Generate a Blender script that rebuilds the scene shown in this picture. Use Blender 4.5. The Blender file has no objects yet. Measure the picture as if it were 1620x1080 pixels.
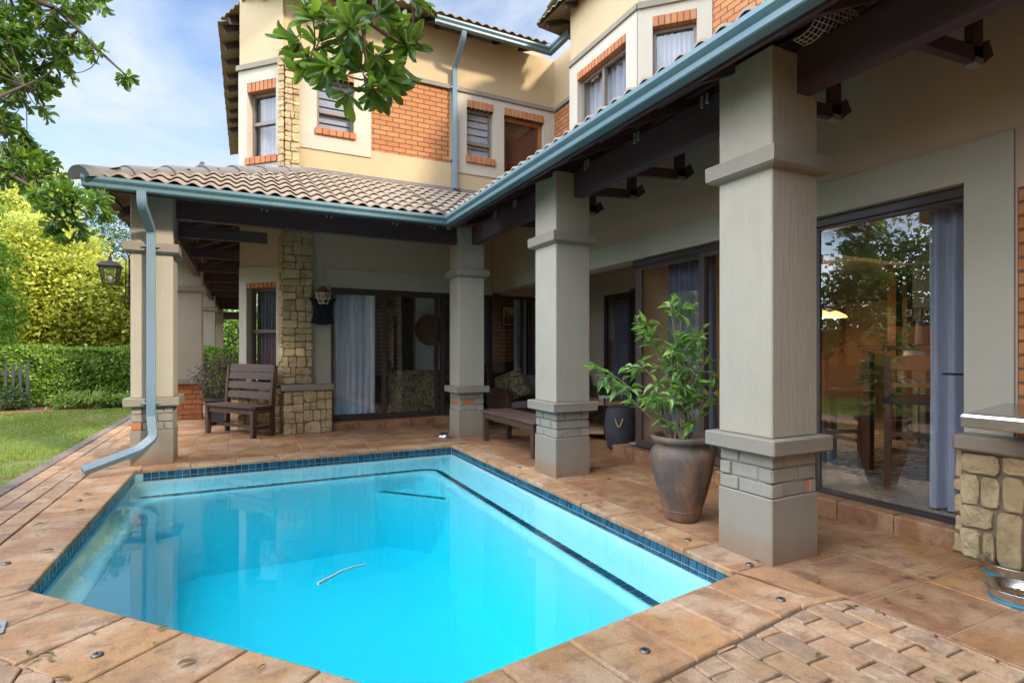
import bpy, math, random
import numpy as np
from mathutils import Vector, Matrix
random.seed(7); RNG = np.random.default_rng(11)
PI = math.pi; R = math.radians
scene = bpy.context.scene
COL = scene.collection

# ------------------------------------------------------------------ mesh builder
class MB:
    def __init__(s): s.v = []; s.f = []; s.sm = []
    def add(s, vs, fs, smooth=False):
        o = len(s.v); s.v.extend([tuple(p) for p in vs])
        for f in fs: s.f.append(tuple(i+o for i in f)); s.sm.append(smooth)
        return s
    def box(s, x0, x1, y0, y1, z0, z1, b=0.0):
        if b <= 0:
            vs = [(x,y,z) for z in (z0,z1) for y in (y0,y1) for x in (x0,x1)]
            return s.add(vs, [(0,2,3,1),(4,5,7,6),(0,1,5,4),(2,6,7,3),(0,4,6,2),(1,3,7,5)])
        lo = (x0,y0,z0); hi = (x1,y1,z1); vs = []; idx = {}
        for cx in (0,1):
            for cy in (0,1):
                for cz in (0,1):
                    c = (cx,cy,cz)
                    for ax in range(3):
                        p = []
                        for k in range(3):
                            base = hi[k] if c[k] else lo[k]
                            p.append(base if k == ax else base + (-b if c[k] else b))
                        idx[(c,ax)] = len(vs); vs.append(tuple(p))
        fs = []
        for ax in range(3):
            o1, o2 = (ax+1)%3, (ax+2)%3
            for sd in (0,1):
                q = []
                for a_, b_ in ((0,0),(1,0),(1,1),(0,1)):
                    c = [0,0,0]; c[ax] = sd; c[o1] = a_; c[o2] = b_; q.append(idx[(tuple(c),ax)])
                fs.append(tuple(q) if sd else tuple(reversed(q)))
        for ax in range(3):
            o1, o2 = (ax+1)%3, (ax+2)%3
            for a_ in (0,1):
                for b_ in (0,1):
                    c0 = [0,0,0]; c0[o1] = a_; c0[o2] = b_; c1 = list(c0); c1[ax] = 1
                    q = (idx[(tuple(c0),o1)], idx[(tuple(c1),o1)], idx[(tuple(c1),o2)], idx[(tuple(c0),o2)])
                    fs.append(q if (a_ ^ b_) else tuple(reversed(q)))
        for c in [(i,j,k) for i in (0,1) for j in (0,1) for k in (0,1)]:
            q = (idx[(c,0)], idx[(c,1)], idx[(c,2)])
            fs.append(q if (sum(c) % 2) else tuple(reversed(q)))
        return s.add(vs, fs)
    def bar(s, p0, p1, w, h, up=(0,0,1)):
        p0 = Vector(p0); p1 = Vector(p1); d = (p1-p0).normalized(); up = Vector(up)
        sd = d.cross(up)
        if sd.length < 1e-4: sd = d.cross(Vector((1,0,0)))
        sd.normalize(); u = sd.cross(d).normalized()
        vs = []
        for p in (p0, p1):
            for a_, b_ in ((-1,-1),(1,-1),(1,1),(-1,1)): vs.append(p + sd*(a_*w/2) + u*(b_*h/2))
        return s.add(vs, [(3,2,1,0),(4,5,6,7),(0,1,5,4),(1,2,6,5),(2,3,7,6),(3,0,4,7)])
    def tube(s, pts, r, n=8, cap=True, smooth=True):
        pts = [Vector(p) for p in pts]; rs = r if isinstance(r, (list,tuple)) else [r]*len(pts)
        vs = []; prev = None
        for i, p in enumerate(pts):
            d = (pts[min(i+1,len(pts)-1)] - pts[max(i-1,0)]).normalized()
            if prev is None:
                a_ = d.cross(Vector((0,0,1)))
                if a_.length < .05: a_ = d.cross(Vector((1,0,0)))
            else: a_ = prev - d*prev.dot(d)
            a_.normalize(); prev = a_; b_ = d.cross(a_)
            for k in range(n):
                t = 2*PI*k/n; vs.append(p + (a_*math.cos(t) + b_*math.sin(t))*rs[i])
        fs = []
        for i in range(len(pts)-1):
            for k in range(n):
                k2 = (k+1) % n; fs.append((i*n+k, i*n+k2, (i+1)*n+k2, (i+1)*n+k))
        s.add(vs, fs, smooth)
        if cap:
            s.add([vs[k] for k in range(n)], [tuple(range(n))]); m = (len(pts)-1)*n
            s.add([vs[m+k] for k in range(n)], [tuple(reversed(range(n)))])
        return s
    def lathe(s, prof, c=(0,0,0), n=28, smooth=True, sx=1, sy=1):
        vs = []
        for r, z in prof:
            for k in range(n):
                t = 2*PI*k/n; vs.append((c[0]+r*math.cos(t)*sx, c[1]+r*math.sin(t)*sy, c[2]+z))
        fs = []
        for i in range(len(prof)-1):
            for k in range(n):
                k2 = (k+1) % n; fs.append((i*n+k, i*n+k2, (i+1)*n+k2, (i+1)*n+k))
        return s.add(vs, fs, smooth)
    def prism(s, poly, z0, z1):
        n = len(poly); vs = [(p[0],p[1],z0) for p in poly] + [(p[0],p[1],z1) for p in poly]
        return s.add(vs, [tuple(reversed(range(n))), tuple(range(n,2*n))] + [(i,(i+1)%n,n+(i+1)%n,n+i) for i in range(n)])
    def quad(s, *p): return s.add(p, [tuple(range(len(p)))])
    def xf(s, M):
        s.v = [tuple(M @ Vector(p)) for p in s.v]; return s
    def merge(s, o):
        k = len(s.v); s.v.extend(o.v)
        for f, m in zip(o.f, o.sm): s.f.append(tuple(i+k for i in f)); s.sm.append(m)
        return s
    def build(s, name, mat, parent=None, smooth=None):
        me = bpy.data.meshes.new(name); me.from_pydata(s.v, [], s.f); me.materials.append(mat)
        me.polygons.foreach_set('use_smooth', [smooth if smooth is not None else m for m in s.sm]); me.update()
        o = bpy.data.objects.new(name, me); COL.objects.link(o)
        if parent is not None: o.parent = parent
        return o

def npmesh(name, V, F, mat, parent=None, smooth=False):
    """V (n,3) verts, F (m,k) faces"""
    me = bpy.data.meshes.new(name); n, k = F.shape
    me.vertices.add(len(V)); me.vertices.foreach_set('co', np.ascontiguousarray(V, dtype=np.float32).ravel())
    me.loops.add(n*k); me.loops.foreach_set('vertex_index', F.astype(np.int32).ravel())
    me.polygons.add(n); me.polygons.foreach_set('loop_start', np.arange(0, n*k, k, dtype=np.int32))
    me.polygons.foreach_set('loop_total', np.full(n, k, dtype=np.int32))
    me.update(calc_edges=True); me.materials.append(mat)
    if smooth: me.polygons.foreach_set('use_smooth', [True]*n)
    o = bpy.data.objects.new(name, me); COL.objects.link(o)
    if parent is not None: o.parent = parent
    return o

def tag(o, label=None, cat=None, group=None, kind=None):
    if label: o['label'] = label
    if cat: o['category'] = cat
    if group: o['group'] = group
    if kind: o['kind'] = kind
    return o
def thing(name, label, cat, loc=(0,0,0), rz=0, group=None):
    o = bpy.data.objects.new(name, None); COL.objects.link(o); o.empty_display_size = .1
    o.location = loc; o.rotation_euler = (0,0,rz); return tag(o, label, cat, group)
def struct(o): o['kind'] = 'structure'; return o
def copy_tree(o, parent=None):
    c = o.copy(); COL.objects.link(c); c.parent = parent
    for ch in [q for q in bpy.data.objects if q.parent == o]: copy_tree(ch, c)
    return c

# ------------------------------------------------------------------ materials
class NT:
    def __init__(s, name):
        s.m = bpy.data.materials.new(name); s.m.use_nodes = True; s.t = s.m.node_tree; s.t.nodes.clear()
        s.out = s.n('ShaderNodeOutputMaterial')
    def n(s, typ, inp=None, **kw):
        nd = s.t.nodes.new(typ)
        for k, v in kw.items(): setattr(nd, k, v)
        for k, v in (inp or {}).items(): s.set(nd, k, v)
        return nd
    def set(s, nd, k, v):
        sk = nd.inputs[k]
        if isinstance(v, bpy.types.NodeSocket): s.t.links.new(v, sk)
        elif hasattr(v, 'outputs'): s.t.links.new(v.outputs[0], sk)
        else:
            if isinstance(v, (tuple, list)) and len(v) == 3 and sk.type == 'RGBA': v = (*v, 1)
            sk.default_value = v
    def math(s, op, a, b=0.0, clamp=False):
        return s.n('ShaderNodeMath', {0: a, 1: b}, operation=op, use_clamp=clamp).outputs[0]
    def vec(s, op, a, b=(0,0,0)):
        nd = s.n('ShaderNodeVectorMath', {0: a, 1: b}, operation=op)
        return nd.outputs['Value'] if op == 'DOT_PRODUCT' else nd.outputs[0]
    def co(s, scale=(1,1,1)):
        c = s.n('ShaderNodeTexCoord').outputs['Object']
        return c if scale == (1,1,1) else s.vec('MULTIPLY', c, scale)
    def noise(s, scale=5, detail=4, rough=.55, vec=None, dist=0, sc=(1,1,1)):
        return s.n('ShaderNodeTexNoise', {'Vector': vec or s.co(sc), 'Scale': scale, 'Detail': detail, 'Roughness': rough, 'Distortion': dist}).outputs['Fac']
    def ramp(s, fac, stops, interp='LINEAR'):
        nd = s.n('ShaderNodeValToRGB', {'Fac': fac}); cr = nd.color_ramp; cr.interpolation = interp
        while len(cr.elements) < len(stops): cr.elements.new(.5)
        for e, (p, c) in zip(cr.elements, stops):
            e.position = p; e.color = (*c, 1) if len(c) == 3 else (c[0],c[0],c[0],1)
        return nd.outputs['Color']
    def mix(s, fac, a, b, mode='MIX'):
        nd = s.n('ShaderNodeMix', data_type='RGBA', blend_type=mode)
        s.set(nd, 'Factor', fac); s.set(nd, 6, a); s.set(nd, 7, b); return nd.outputs[2]
    def island(s): return s.n('ShaderNodeNewGeometry').outputs['Random Per Island']
    def bump(s, h, strength=.3, dist=.01, normal=None):
        i = {'Height': h, 'Strength': strength, 'Distance': dist}
        if normal: i['Normal'] = normal
        return s.n('ShaderNodeBump', i).outputs[0]
    def pbsdf(s, color, rough=.8, metal=0, bump=None, spec=.35, **kw):
        i = {'Base Color': color, 'Roughness': rough, 'Metallic': metal, 'Specular IOR Level': spec}
        if bump: i['Normal'] = bump
        i.update(kw); return s.n('ShaderNodeBsdfPrincipled', i).outputs[0]
    def done(s, sh): s.t.links.new(sh, s.out.inputs['Surface']); return s.m
    def walluv(s):
        """(horizontal run, height) on any upright face; (x, y) on level faces"""
        g = s.n('ShaderNodeNewGeometry'); N = g.outputs['Normal']; p = g.outputs['Position']
        tan = s.n('ShaderNodeVectorMath', {0: (0,0,1), 1: N}, operation='CROSS_PRODUCT').outputs[0]
        tn = s.n('ShaderNodeVectorMath', {0: tan}, operation='NORMALIZE').outputs[0]
        u = s.vec('DOT_PRODUCT', p, tn); sp = s.n('ShaderNodeSeparateXYZ', {0: p})
        return s.n('ShaderNodeCombineXYZ', {0: u, 1: sp.outputs[2], 2: 0.0}).outputs[0]

def plaster(name, col, col2=None, stroke=True, bs=.35, rough=.85, stain=None, splash=False):
    n = NT(name); col2 = col2 or tuple(c*.86 for c in col)
    big = n.noise(1.3, 5, .6); c = n.mix(n.ramp(big, [(.35,(0,)),(.7,(1,))]), col2, col)
    fine = n.noise(9, 5, .7); c = n.mix(n.math('MULTIPLY', fine, .30), c, tuple(k*.6 for k in col))
    grit = n.ramp(n.noise(150, 4, .75), [(.50,(0,)),(.72,(1,))]); c = n.mix(n.math('MULTIPLY', grit, .22), c, tuple(k*.55 for k in col))
    if stroke: c = n.mix(n.ramp(n.noise(42, 4, .65, sc=(1,1,.045)), [(.40,(.11,)),(.62,(0,))]), c, tuple(k*.62 for k in col))
    if splash:
        zz = n.n('ShaderNodeSeparateXYZ', {0: n.co()}).outputs[2]; g_ = n.math('SUBTRACT', n.math('ADD', n.math('MULTIPLY', n.noise(7, 6, .7), .30), .02), zz, True)
        c = n.mix(n.math('MULTIPLY', n.ramp(g_, [(0,(0,)),(.14,(1,))]), .7), c, (.26,.15,.085))
    if stain:
        st = n.ramp(n.noise(2.2, 6, .65, sc=(1,1,.35)), [(.52,(0,)),(.72,(1,))]); c = n.mix(n.math('MULTIPLY', st, .6), c, stain)
    h = n.noise(55 if stroke else 90, 3, .6, sc=(1,1,.06) if stroke else (1,1,1))
    h2 = n.noise(140, 3, .6); hh = n.math('ADD', h, n.math('MULTIPLY', h2, .35))
    return n.done(n.pbsdf(c, rough, bump=n.bump(hh, bs, .006)))

def brickmat(name, c1, c2, mortar, bw=.222, rh=.085, ms=.010, bs=.7):
    n = NT(name); uv = n.walluv()
    b = n.n('ShaderNodeTexBrick', {'Vector': uv, 'Color1': c1, 'Color2': c2, 'Mortar': mortar, 'Scale': 1.0, 'Mortar Size': ms, 'Mortar Smooth': .25, 'Bias': 0.0, 'Brick Width': bw, 'Row Height': rh})
    nz = n.noise(22, 5, .65); vr_ = n.noise(3.5, 3, .6); c0 = n.mix(n.math('MULTIPLY', vr_, .5), b.outputs['Color'], tuple(k*.62 for k in c2)); c = n.mix(.38, c0, n.mix(nz, tuple(k*.55 for k in c1), tuple(min(1,k*1.35) for k in c2)), 'MIX')
    c = n.mix(b.outputs['Fac'], c, n.mix(nz, mortar, tuple(k*.6 for k in mortar)))
    inv = n.math('SUBTRACT', 1.0, b.outputs['Fac']); h = n.math('ADD', inv, n.math('MULTIPLY', n.noise(70, 4, .6), .3))
    return n.done(n.pbsdf(c, .85, bump=n.bump(h, bs, .008)))

def solidbrick(name, c1, c2, bs=.5):
    n = NT(name); c = n.mix(n.island(), c1, c2); c = n.mix(n.math('MULTIPLY', n.noise(18, 5, .7), .55), c, tuple(k*.5 for k in c1))
    return n.done(n.pbsdf(c, .85, bump=n.bump(n.noise(80, 4, .65), bs, .006)))

def metal(name, col, rough=.35, m=1.0, spec=.5, dirt=None, bs=.06):
    n = NT(name); c = col
    if dirt: c = n.mix(n.ramp(n.noise(3, 6, .65, sc=(1,1,.4)), [(.45,(0,)),(.8,(1,))]), col, dirt)
    nz = n.noise(40, 4, .6)
    return n.done(n.pbsdf(c, n.math('ADD', n.math('MULTIPLY', nz, .18), rough-.09), m, spec=spec, bump=n.bump(nz, bs, .004)))

def wood(name, c1, c2, rough=.6, sc=(1,1,1), bs=.35, axis=0):
    n = NT(name); st = [18,18,18]; st[axis] = 1.2
    h = n.noise(1.6, 6, .65, sc=tuple(st), dist=.6); h2 = n.noise(6, 5, .7)
    c = n.mix(n.ramp(h, [(.3,(0,)),(.7,(1,))]), c1, c2); c = n.mix(n.math('MULTIPLY', h2, .4), c, tuple(k*.55 for k in c1))
    c = n.mix(n.math('MULTIPLY', n.island(), .3), c, c2)
    return n.done(n.pbsdf(c, rough, bump=n.bump(h, bs, .004)))

def slabmat(name, cols, dirt, pale, sc=1.0, rough=.72):
    n = NT(name); isl = n.island(); k = len(cols)
    c = n.ramp(isl, [(i/(k-1), q) for i, q in enumerate(cols)])
    a_ = n.noise(2.6*sc, 6, .62, dist=.5); b_ = n.noise(7*sc, 6, .7); d_ = n.noise(30, 5, .65)
    gold = n.noise(1.5*sc, 5, .6, dist=.8); c = n.mix(n.ramp(gold, [(.50,(0,)),(.68,(.45,))]), c, tuple(q*k_ for q, k_ in zip(cols[1], (1.02,1.12,.8))))
    c = n.mix(n.ramp(a_, [(.46,(0,)),(.62,(.75,))]), c, pale); c = n.mix(n.ramp(b_, [(.51,(0,)),(.66,(.75,))]), c, dirt); br_ = n.noise(5*sc, 6, .7, sc=(1,3.2,1), dist=.4); c = n.mix(n.ramp(br_, [(.52,(0,)),(.66,(.5,))]), c, tuple(q*.6 for q in cols[2]))
    c = n.mix(n.math('MULTIPLY', d_, .45), c, tuple(q*.5 for q in cols[0])); gr = n.ramp(n.noise(120, 5, .8), [(.5,(0,)),(.7,(1,))]); c = n.mix(n.math('MULTIPLY', gr, .6), c, tuple(q*.42 for q in cols[0])); sp_ = n.ramp(n.noise(55, 3, .6), [(.66,(0,)),(.72,(1,))]); c = n.mix(n.math('MULTIPLY', sp_, .35), c, pale)
    wide = n.ramp(n.noise(.9, 4, .6), [(.4,(.78,)),(.65,(1.1,))]); c = n.mix(1.0, c, wide, 'MULTIPLY')
    rb = n.math('ADD', n.math('MULTIPLY', b_, .25), rough-.14)
    h = n.math('ADD', n.math('MULTIPLY', n.noise(12*sc, 5, .6, dist=.8), .8), n.math('MULTIPLY', n.noise(110, 4, .7), .28))
    return n.done(n.pbsdf(c, rb, spec=.4, bump=n.bump(h, .8, .012)))

def leafmat(name, c1, c2, c3, trans=.45, rough=.45, spec=.5):
    n = NT(name); c = n.ramp(n.island(), [(0, c1), (.55, c2), (1, c3)])
    c = n.mix(n.math('MULTIPLY', n.noise(1.2, 3, .6), .35), c, c1)
    p = n.pbsdf(c, rough, spec=spec); t = n.n('ShaderNodeBsdfTranslucent', {'Color': n.mix(.5, c, tuple(min(1,k*1.6) for k in c3))}).outputs[0]
    return n.done(n.n('ShaderNodeMixShader', {0: trans, 1: p, 2: t}).outputs[0])

def fabric(name, c1, c2, sc=1.0, rough=.9, bs=.2):
    n = NT(name); c = n.mix(n.noise(5*sc, 5, .6), c1, c2)
    return n.done(n.pbsdf(c, rough, spec=.15, bump=n.bump(n.noise(300, 2, .5), bs, .002)))

M = {}
M['ochre'] = plaster('ochre_plaster', (.58,.425,.24), (.52,.375,.21), stroke=False, bs=.2, stain=(.48,.36,.22))
M['beige'] = plaster('beige_plaster', (.56,.49,.38), (.50,.43,.33), stroke=False, bs=.2)
M['lowwall'] = plaster('taupe_wall', (.60,.43,.31), (.55,.39,.28), stroke=False, bs=.25)
M['lowband'] = plaster('grey_green_band', (.50,.445,.34), (.46,.41,.31), stroke=False, bs=.2)
M['column'] = plaster('combed_column_plaster', (.44,.375,.285), (.40,.34,.255), bs=.6, stain=(.34,.28,.20))
M['trim'] = plaster('taupe_trim', (.29,.245,.19), (.25,.21,.16), stroke=False, bs=.25, stain=(.36,.25,.15))
M['plinth'] = plaster('grey_plinth', (.33,.28,.215), (.29,.245,.185), stroke=False, bs=.3, stain=(.27,.20,.14), splash=True)
M['paintbrick'] = solidbrick('painted_brick', (.38,.33,.26), (.32,.28,.22), bs=.8)
M['redbrick'] = solidbrick('orange_brick', (.56,.215,.085), (.43,.15,.06))
M['brick'] = brickmat('face_brick', (.64,.27,.10), (.44,.15,.05), (.20,.115,.065), bs=1.0)
M['indoorbrick'] = brickmat('indoor_brick', (.50,.20,.085), (.40,.15,.06), (.12,.07,.045))
M['darkwood'] = wood('dark_stained_timber', (.055,.031,.037), (.11,.066,.075), .55, axis=1)
M['darkwoodx'] = wood('dark_stained_beam', (.055,.031,.037), (.11,.066,.075), .55, axis=0)
M['bench'] = wood('weathered_bench_wood', (.050,.025,.017), (.115,.065,.045), .66, axis=0, bs=.5)
M['orangewood'] = wood('varnished_wood', (.30,.10,.03), (.42,.16,.05), .4, axis=2)
M['chairwood'] = wood('dark_red_wood', (.10,.04,.02), (.17,.07,.035), .4, axis=2)
M['tabletop'] = wood('pine_board', (.36,.2,.09), (.5,.3,.15), .5, axis=0)
M['gutter'] = metal('painted_gutter', (.105,.185,.205), .4, m=0.0, spec=.6, dirt=(.15,.22,.23))
M['pipe'] = metal('painted_downpipe', (.17,.245,.29), .4, m=0.0, spec=.6, dirt=(.14,.20,.235))
M['bronze'] = metal('bronze_aluminium', (.085,.062,.052), .42, m=.0, spec=.5)
M['doorframe'] = metal('dark_door_frame', (.050,.034,.032), .4, m=.0, spec=.5)
M['winframe'] = metal('window_frame_aluminium', (.20,.165,.125), .45, m=.0, spec=.5)
M['black'] = metal('black_iron', (.018,.015,.014), .45, m=.3)
M['lampbrown'] = metal('aged_bronze_lamp', (.035,.027,.023), .5, m=.4)
M['anchor'] = metal('dull_anchor_steel', (.20,.19,.18), .5, m=.9)
M['steel'] = metal('brushed_steel', (.66,.65,.64), .24, m=1.0, bs=.0)
M['galv'] = metal('galvanised_steel', (.42,.42,.42), .5, m=.8)
M['fencegrey'] = metal('grey_fence_paint', (.045,.045,.05), .6, m=0)
M['whitemetal'] = metal('cream_lamp_metal', (.62,.58,.48), .5, m=0)
M['tile'] = None
def tilemat(name, c1, c2, moss):
    n = NT(name); c = n.mix(n.noise(3.2, 5, .6), c1, c2); c = n.mix(n.ramp(n.noise(8, 5, .7), [(.55,(0,)),(.75,(.6,))]), c, moss)
    c = n.mix(n.math('MULTIPLY', n.noise(45, 4, .7), .3), c, tuple(k*.5 for k in c1))
    return n.done(n.pbsdf(c, .85, bump=n.bump(n.noise(60, 4, .65), .35, .006)))
M['tile'] = tilemat('concrete_roof_tile', (.37,.285,.21), (.28,.215,.16), (.18,.145,.11))
M['tileup'] = tilemat('weathered_roof_tile', (.26,.21,.13), (.19,.16,.10), (.12,.14,.05))
M['ridge'] = tilemat('grey_ridge_mortar', (.235,.215,.20), (.17,.16,.15), (.11,.105,.095))
M['stone'] = None
def stonemat(name, cols, dark):
    n = NT(name); c = n.ramp(n.island(), [(i/(len(cols)-1), q) for i, q in enumerate(cols)])
    c = n.mix(n.ramp(n.noise(9, 6, .7, dist=.6), [(.46,(0,)),(.70,(.85,))]), c, dark); c = n.mix(n.math('MULTIPLY', n.noise(70, 5, .8), .32), c, dark); c = n.mix(n.ramp(n.noise(5, 4, .6), [(.5,(0,)),(.8,(.5,))]), c, tuple(min(1,k*1.35) for k in cols[0]))
    h = n.math('ADD', n.noise(11, 6, .65, dist=.5), n.math('MULTIPLY', n.noise(60, 4, .7), .3))
    return n.done(n.pbsdf(c, .88, bump=n.bump(h, .8, .014)))
M['stone'] = stonemat('sandstone', [(.62,.46,.24),(.50,.36,.19),(.66,.52,.30),(.46,.31,.15),(.56,.44,.26)], (.26,.17,.085))
M['mortar'] = plaster('stone_mortar', (.25,.19,.125), (.18,.135,.09), stroke=False, bs=.6)
M['slab'] = slabmat('terracotta_slab', [(.50,.255,.125),(.60,.325,.14),(.42,.20,.105),(.55,.30,.145),(.60,.285,.115),(.48,.255,.135)], (.22,.125,.075), (.68,.475,.30))
M['patio'] = slabmat('terracotta_patio_tile', [(.41,.18,.08),(.52,.25,.09),(.33,.14,.07),(.47,.225,.10),(.38,.17,.085)], (.15,.08,.05), (.60,.38,.22), rough=.5)
M['paver'] = slabmat('clay_paver', [(.49,.265,.14),(.56,.315,.165),(.41,.235,.135),(.35,.225,.15),(.57,.30,.14)], (.18,.12,.085), (.66,.45,.29), 1.6)
M['kerb'] = slabmat('grey_edging', [(.24,.175,.14),(.28,.21,.17),(.22,.165,.14)], (.13,.10,.08), (.33,.26,.21), 1.6)
M['joint'] = plaster('dark_joint_sand', (.17,.105,.065), (.10,.065,.045), stroke=False, bs=.5)
M['leafbig'] = leafmat('broad_leaf', (.028,.070,.012), (.075,.165,.018), (.26,.40,.035), .38, .33, .6)
M['leafmid'] = leafmat('shrub_leaf', (.020,.055,.012), (.045,.115,.018), (.10,.20,.03), .4, .4)
M['leafyellow'] = leafmat('golden_leaf', (.16,.26,.02), (.60,.60,.05), (.98,.90,.22), .35, .5)
M['leafhedge'] = leafmat('hedge_leaf', (.06,.15,.02), (.19,.34,.04), (.42,.52,.08), .28, .4)
M['leafdark'] = leafmat('dark_leaf', (.018,.045,.012), (.035,.085,.016), (.075,.15,.025), .35, .4)
M['leafconifer'] = leafmat('conifer_leaf', (.05,.14,.012), (.08,.21,.02), (.13,.28,.03), .4, .5)
M['leafpot'] = leafmat('weeping_fig_leaf', (.06,.16,.030), (.13,.27,.045), (.34,.50,.08), .35, .36, .6)
M['leafyel2'] = leafmat('turning_leaf', (.45,.36,.02), (.55,.42,.03), (.6,.5,.06), .4, .4)
M['leafred'] = leafmat('purple_leaf', (.06,.035,.035), (.10,.06,.05), (.14,.12,.06), .3, .45)
M['dryleaf'] = leafmat('dry_leaf', (.13,.075,.03), (.22,.15,.045), (.32,.27,.06), .15, .6)
M['bark'] = wood('bark', (.09,.065,.045), (.16,.12,.085), .9, axis=2, bs=.8)
M['twig'] = wood('twig', (.16,.11,.07), (.28,.2,.13), .8, axis=2)
M['grassblade'] = leafmat('grass_blade', (.12,.20,.03), (.24,.33,.05), (.44,.45,.12), .35, .6, .25)
def ground_mat():
    n = NT('lawn_soil'); a_ = n.noise(.55, 5, .6); b_ = n.noise(14, 5, .7)
    g = n.mix(b_, (.10,.17,.03), (.24,.28,.07)); s_ = n.mix(b_, (.34,.17,.09), (.22,.11,.06))
    c = n.mix(n.ramp(a_, [(.36,(1,)),(.43,(0,))]), g, s_)
    return n.done(n.pbsdf(c, .95, bump=n.bump(n.noise(40, 5, .7), .8, .03)))
M['lawn'] = ground_mat()
def soil():
    n = NT('red_soil'); b_ = n.noise(9, 6, .7); return n.done(n.pbsdf(n.mix(b_, (.42,.21,.11), (.22,.11,.06)), .95, bump=n.bump(b_, .8, .03)))
M['soil'] = soil()
M['curtain'] = fabric('blue_grey_curtain', (.52,.54,.63), (.42,.44,.53))
M['curtain3'] = fabric('dark_blue_grey_curtain', (.17,.17,.22), (.12,.12,.16))
M['curtain2'] = fabric('pale_blue_curtain', (.66,.72,.80), (.58,.64,.73))
M['patiogrout'] = plaster('pale_tile_grout', (.40,.27,.16), (.28,.18,.11), stroke=False, bs=.4)
M['net'] = fabric('pale_net_curtain', (.34,.34,.38), (.28,.28,.32))
M['bag'] = fabric('black_mesh_cloth', (.014,.014,.022), (.022,.022,.032))
M['sofa'] = fabric('taupe_upholstery', (.20,.17,.14), (.14,.12,.10))
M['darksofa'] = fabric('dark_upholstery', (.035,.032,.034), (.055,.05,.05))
def camo():
    n = NT('camouflage_cloth'); a_ = n.noise(14, 2, .5, dist=1.2)
    c = n.ramp(a_, [(0,(.05,.045,.03)),(.42,(.13,.12,.06)),(.52,(.27,.22,.12)),(.6,(.10,.075,.045))], 'CONSTANT'); return n.done(n.pbsdf(c, .9, bump=n.bump(n.noise(30,3,.5), .3, .01)))
M['camo'] = camo()
M['bluewall'] = plaster('blue_grey_indoor_wall', (.20,.235,.245), (.18,.21,.22), stroke=False, bs=.1)
M['ceiling'] = plaster('indoor_ceiling', (.48,.46,.42), None, stroke=False, bs=.1)
M['warmwall'] = plaster('warm_indoor_wall', (.24,.19,.135), None, stroke=False, bs=.1)
M['white'] = plaster('white_paint', (.75,.74,.70), None, stroke=False, bs=.05)
M['floor'] = slabmat('cream_floor_tile', [(.50,.44,.33),(.54,.47,.36),(.48,.42,.32)], (.38,.32,.24), (.58,.52,.42), .5, rough=.3)
def rugm():
    n = NT('mottled_rug'); a_ = n.noise(9, 6, .75, sc=(1,2.2,1)); return n.done(n.pbsdf(n.ramp(a_, [(.42,(.04,.03,.025)),(.55,(.32,.28,.22))]), .95))
M['rug'] = rugm()
def glassmat(name, refl=.12, tint=(.86,.88,.88)):
    n = NT(name); fc = n.n('ShaderNodeLayerWeight', {'Blend': .5}).outputs['Facing']; fr = n.math('ADD', n.math('MULTIPLY', n.math('POWER', fc, 5.0), .9), .06)
    f = n.math('ADD', fr, refl, True)
    g = n.n('ShaderNodeBsdfGlossy', {'Color': (.95,.95,.95,1), 'Roughness': 0.0}).outputs[0]
    t = n.n('ShaderNodeBsdfTransparent', {'Color': (*tint,1)}).outputs[0]
    return n.done(n.n('ShaderNodeMixShader', {0: f, 1: t, 2: g}).outputs[0])
M['glass2'] = glassmat('wide_door_glass', .12, (.88,.9,.9))
M['glass'] = glassmat('door_glass', .04, (.94,.95,.95))
M['upglass'] = glassmat('window_glass', .0, (.98,.98,.98))
M['lampglass'] = glassmat('lamp_glass', .1, (.8,.82,.75))
def emit(name, col, s):
    n = NT(name); return n.done(n.n('ShaderNodeEmission', {'Color': (*col,1), 'Strength': s}).outputs[0])
def shade():
    n = NT('glowing_lamp_shade'); p = n.pbsdf((.8,.55,.25), .4, **{'Emission Color': (1,.55,.16,1), 'Emission Strength': 1.1}); return n.done(p)
M['lampshade'] = shade(); M['bulb'] = emit('lit_bulb', (1,.8,.5), 8)
def potm():
    n = NT('rusty_glazed_pot'); a_ = n.noise(3.5, 6, .65, sc=(1,1,.45), dist=.5)
    c = n.ramp(a_, [(.3,(.06,.05,.046)),(.46,(.15,.10,.075)),(.58,(.34,.165,.085))]); c = n.mix(n.math('MULTIPLY', n.noise(40,5,.7), .4), c, (.07,.05,.04))
    return n.done(n.pbsdf(c, .58, spec=.35, bump=n.bump(n.noise(20, 5, .6), .35, .01)))
M['pot'] = potm()
M['drum'] = plaster('charcoal_concrete', (.075,.072,.078), (.055,.052,.058), stroke=False, bs=.2, rough=.7)
M['rope'] = fabric('rope', (.5,.36,.2), (.4,.28,.15))
M['ceramic'] = metal('grey_ceramic', (.30,.31,.31), .4, m=0)
M['rubberblue'] = metal('blue_rubber', (.03,.22,.32), .5, m=0)
M['kibble'] = solidbrick('kibble', (.16,.08,.04), (.24,.12,.05))
M['wire'] = metal('pale_wire', (.75,.66,.58), .55, m=0)
def poolshell():
    n = NT('pool_marbelite'); a_ = n.noise(3, 5, .6); return n.done(n.pbsdf(n.mix(a_, (.37,.62,.67), (.335,.59,.645)), .8, bump=n.bump(n.noise(60,4,.6), .15, .004)))
M['shell'] = poolshell()
def mosaic():
    n = NT('glazed_pool_tile'); isl = n.island(); c = n.ramp(isl, [(0,(.004,.035,.065)),(.5,(.008,.065,.115)),(1,(.016,.11,.17))])
    c = n.mix(n.ramp(n.noise(28, 5, .7), [(.5,(0,)),(.7,(.7,))]), c, (.005,.03,.055)); return n.done(n.pbsdf(c, .12, spec=.7, bump=n.bump(n.noise(30,4,.6), .25, .006)))
M['mosaic'] = mosaic()
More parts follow.
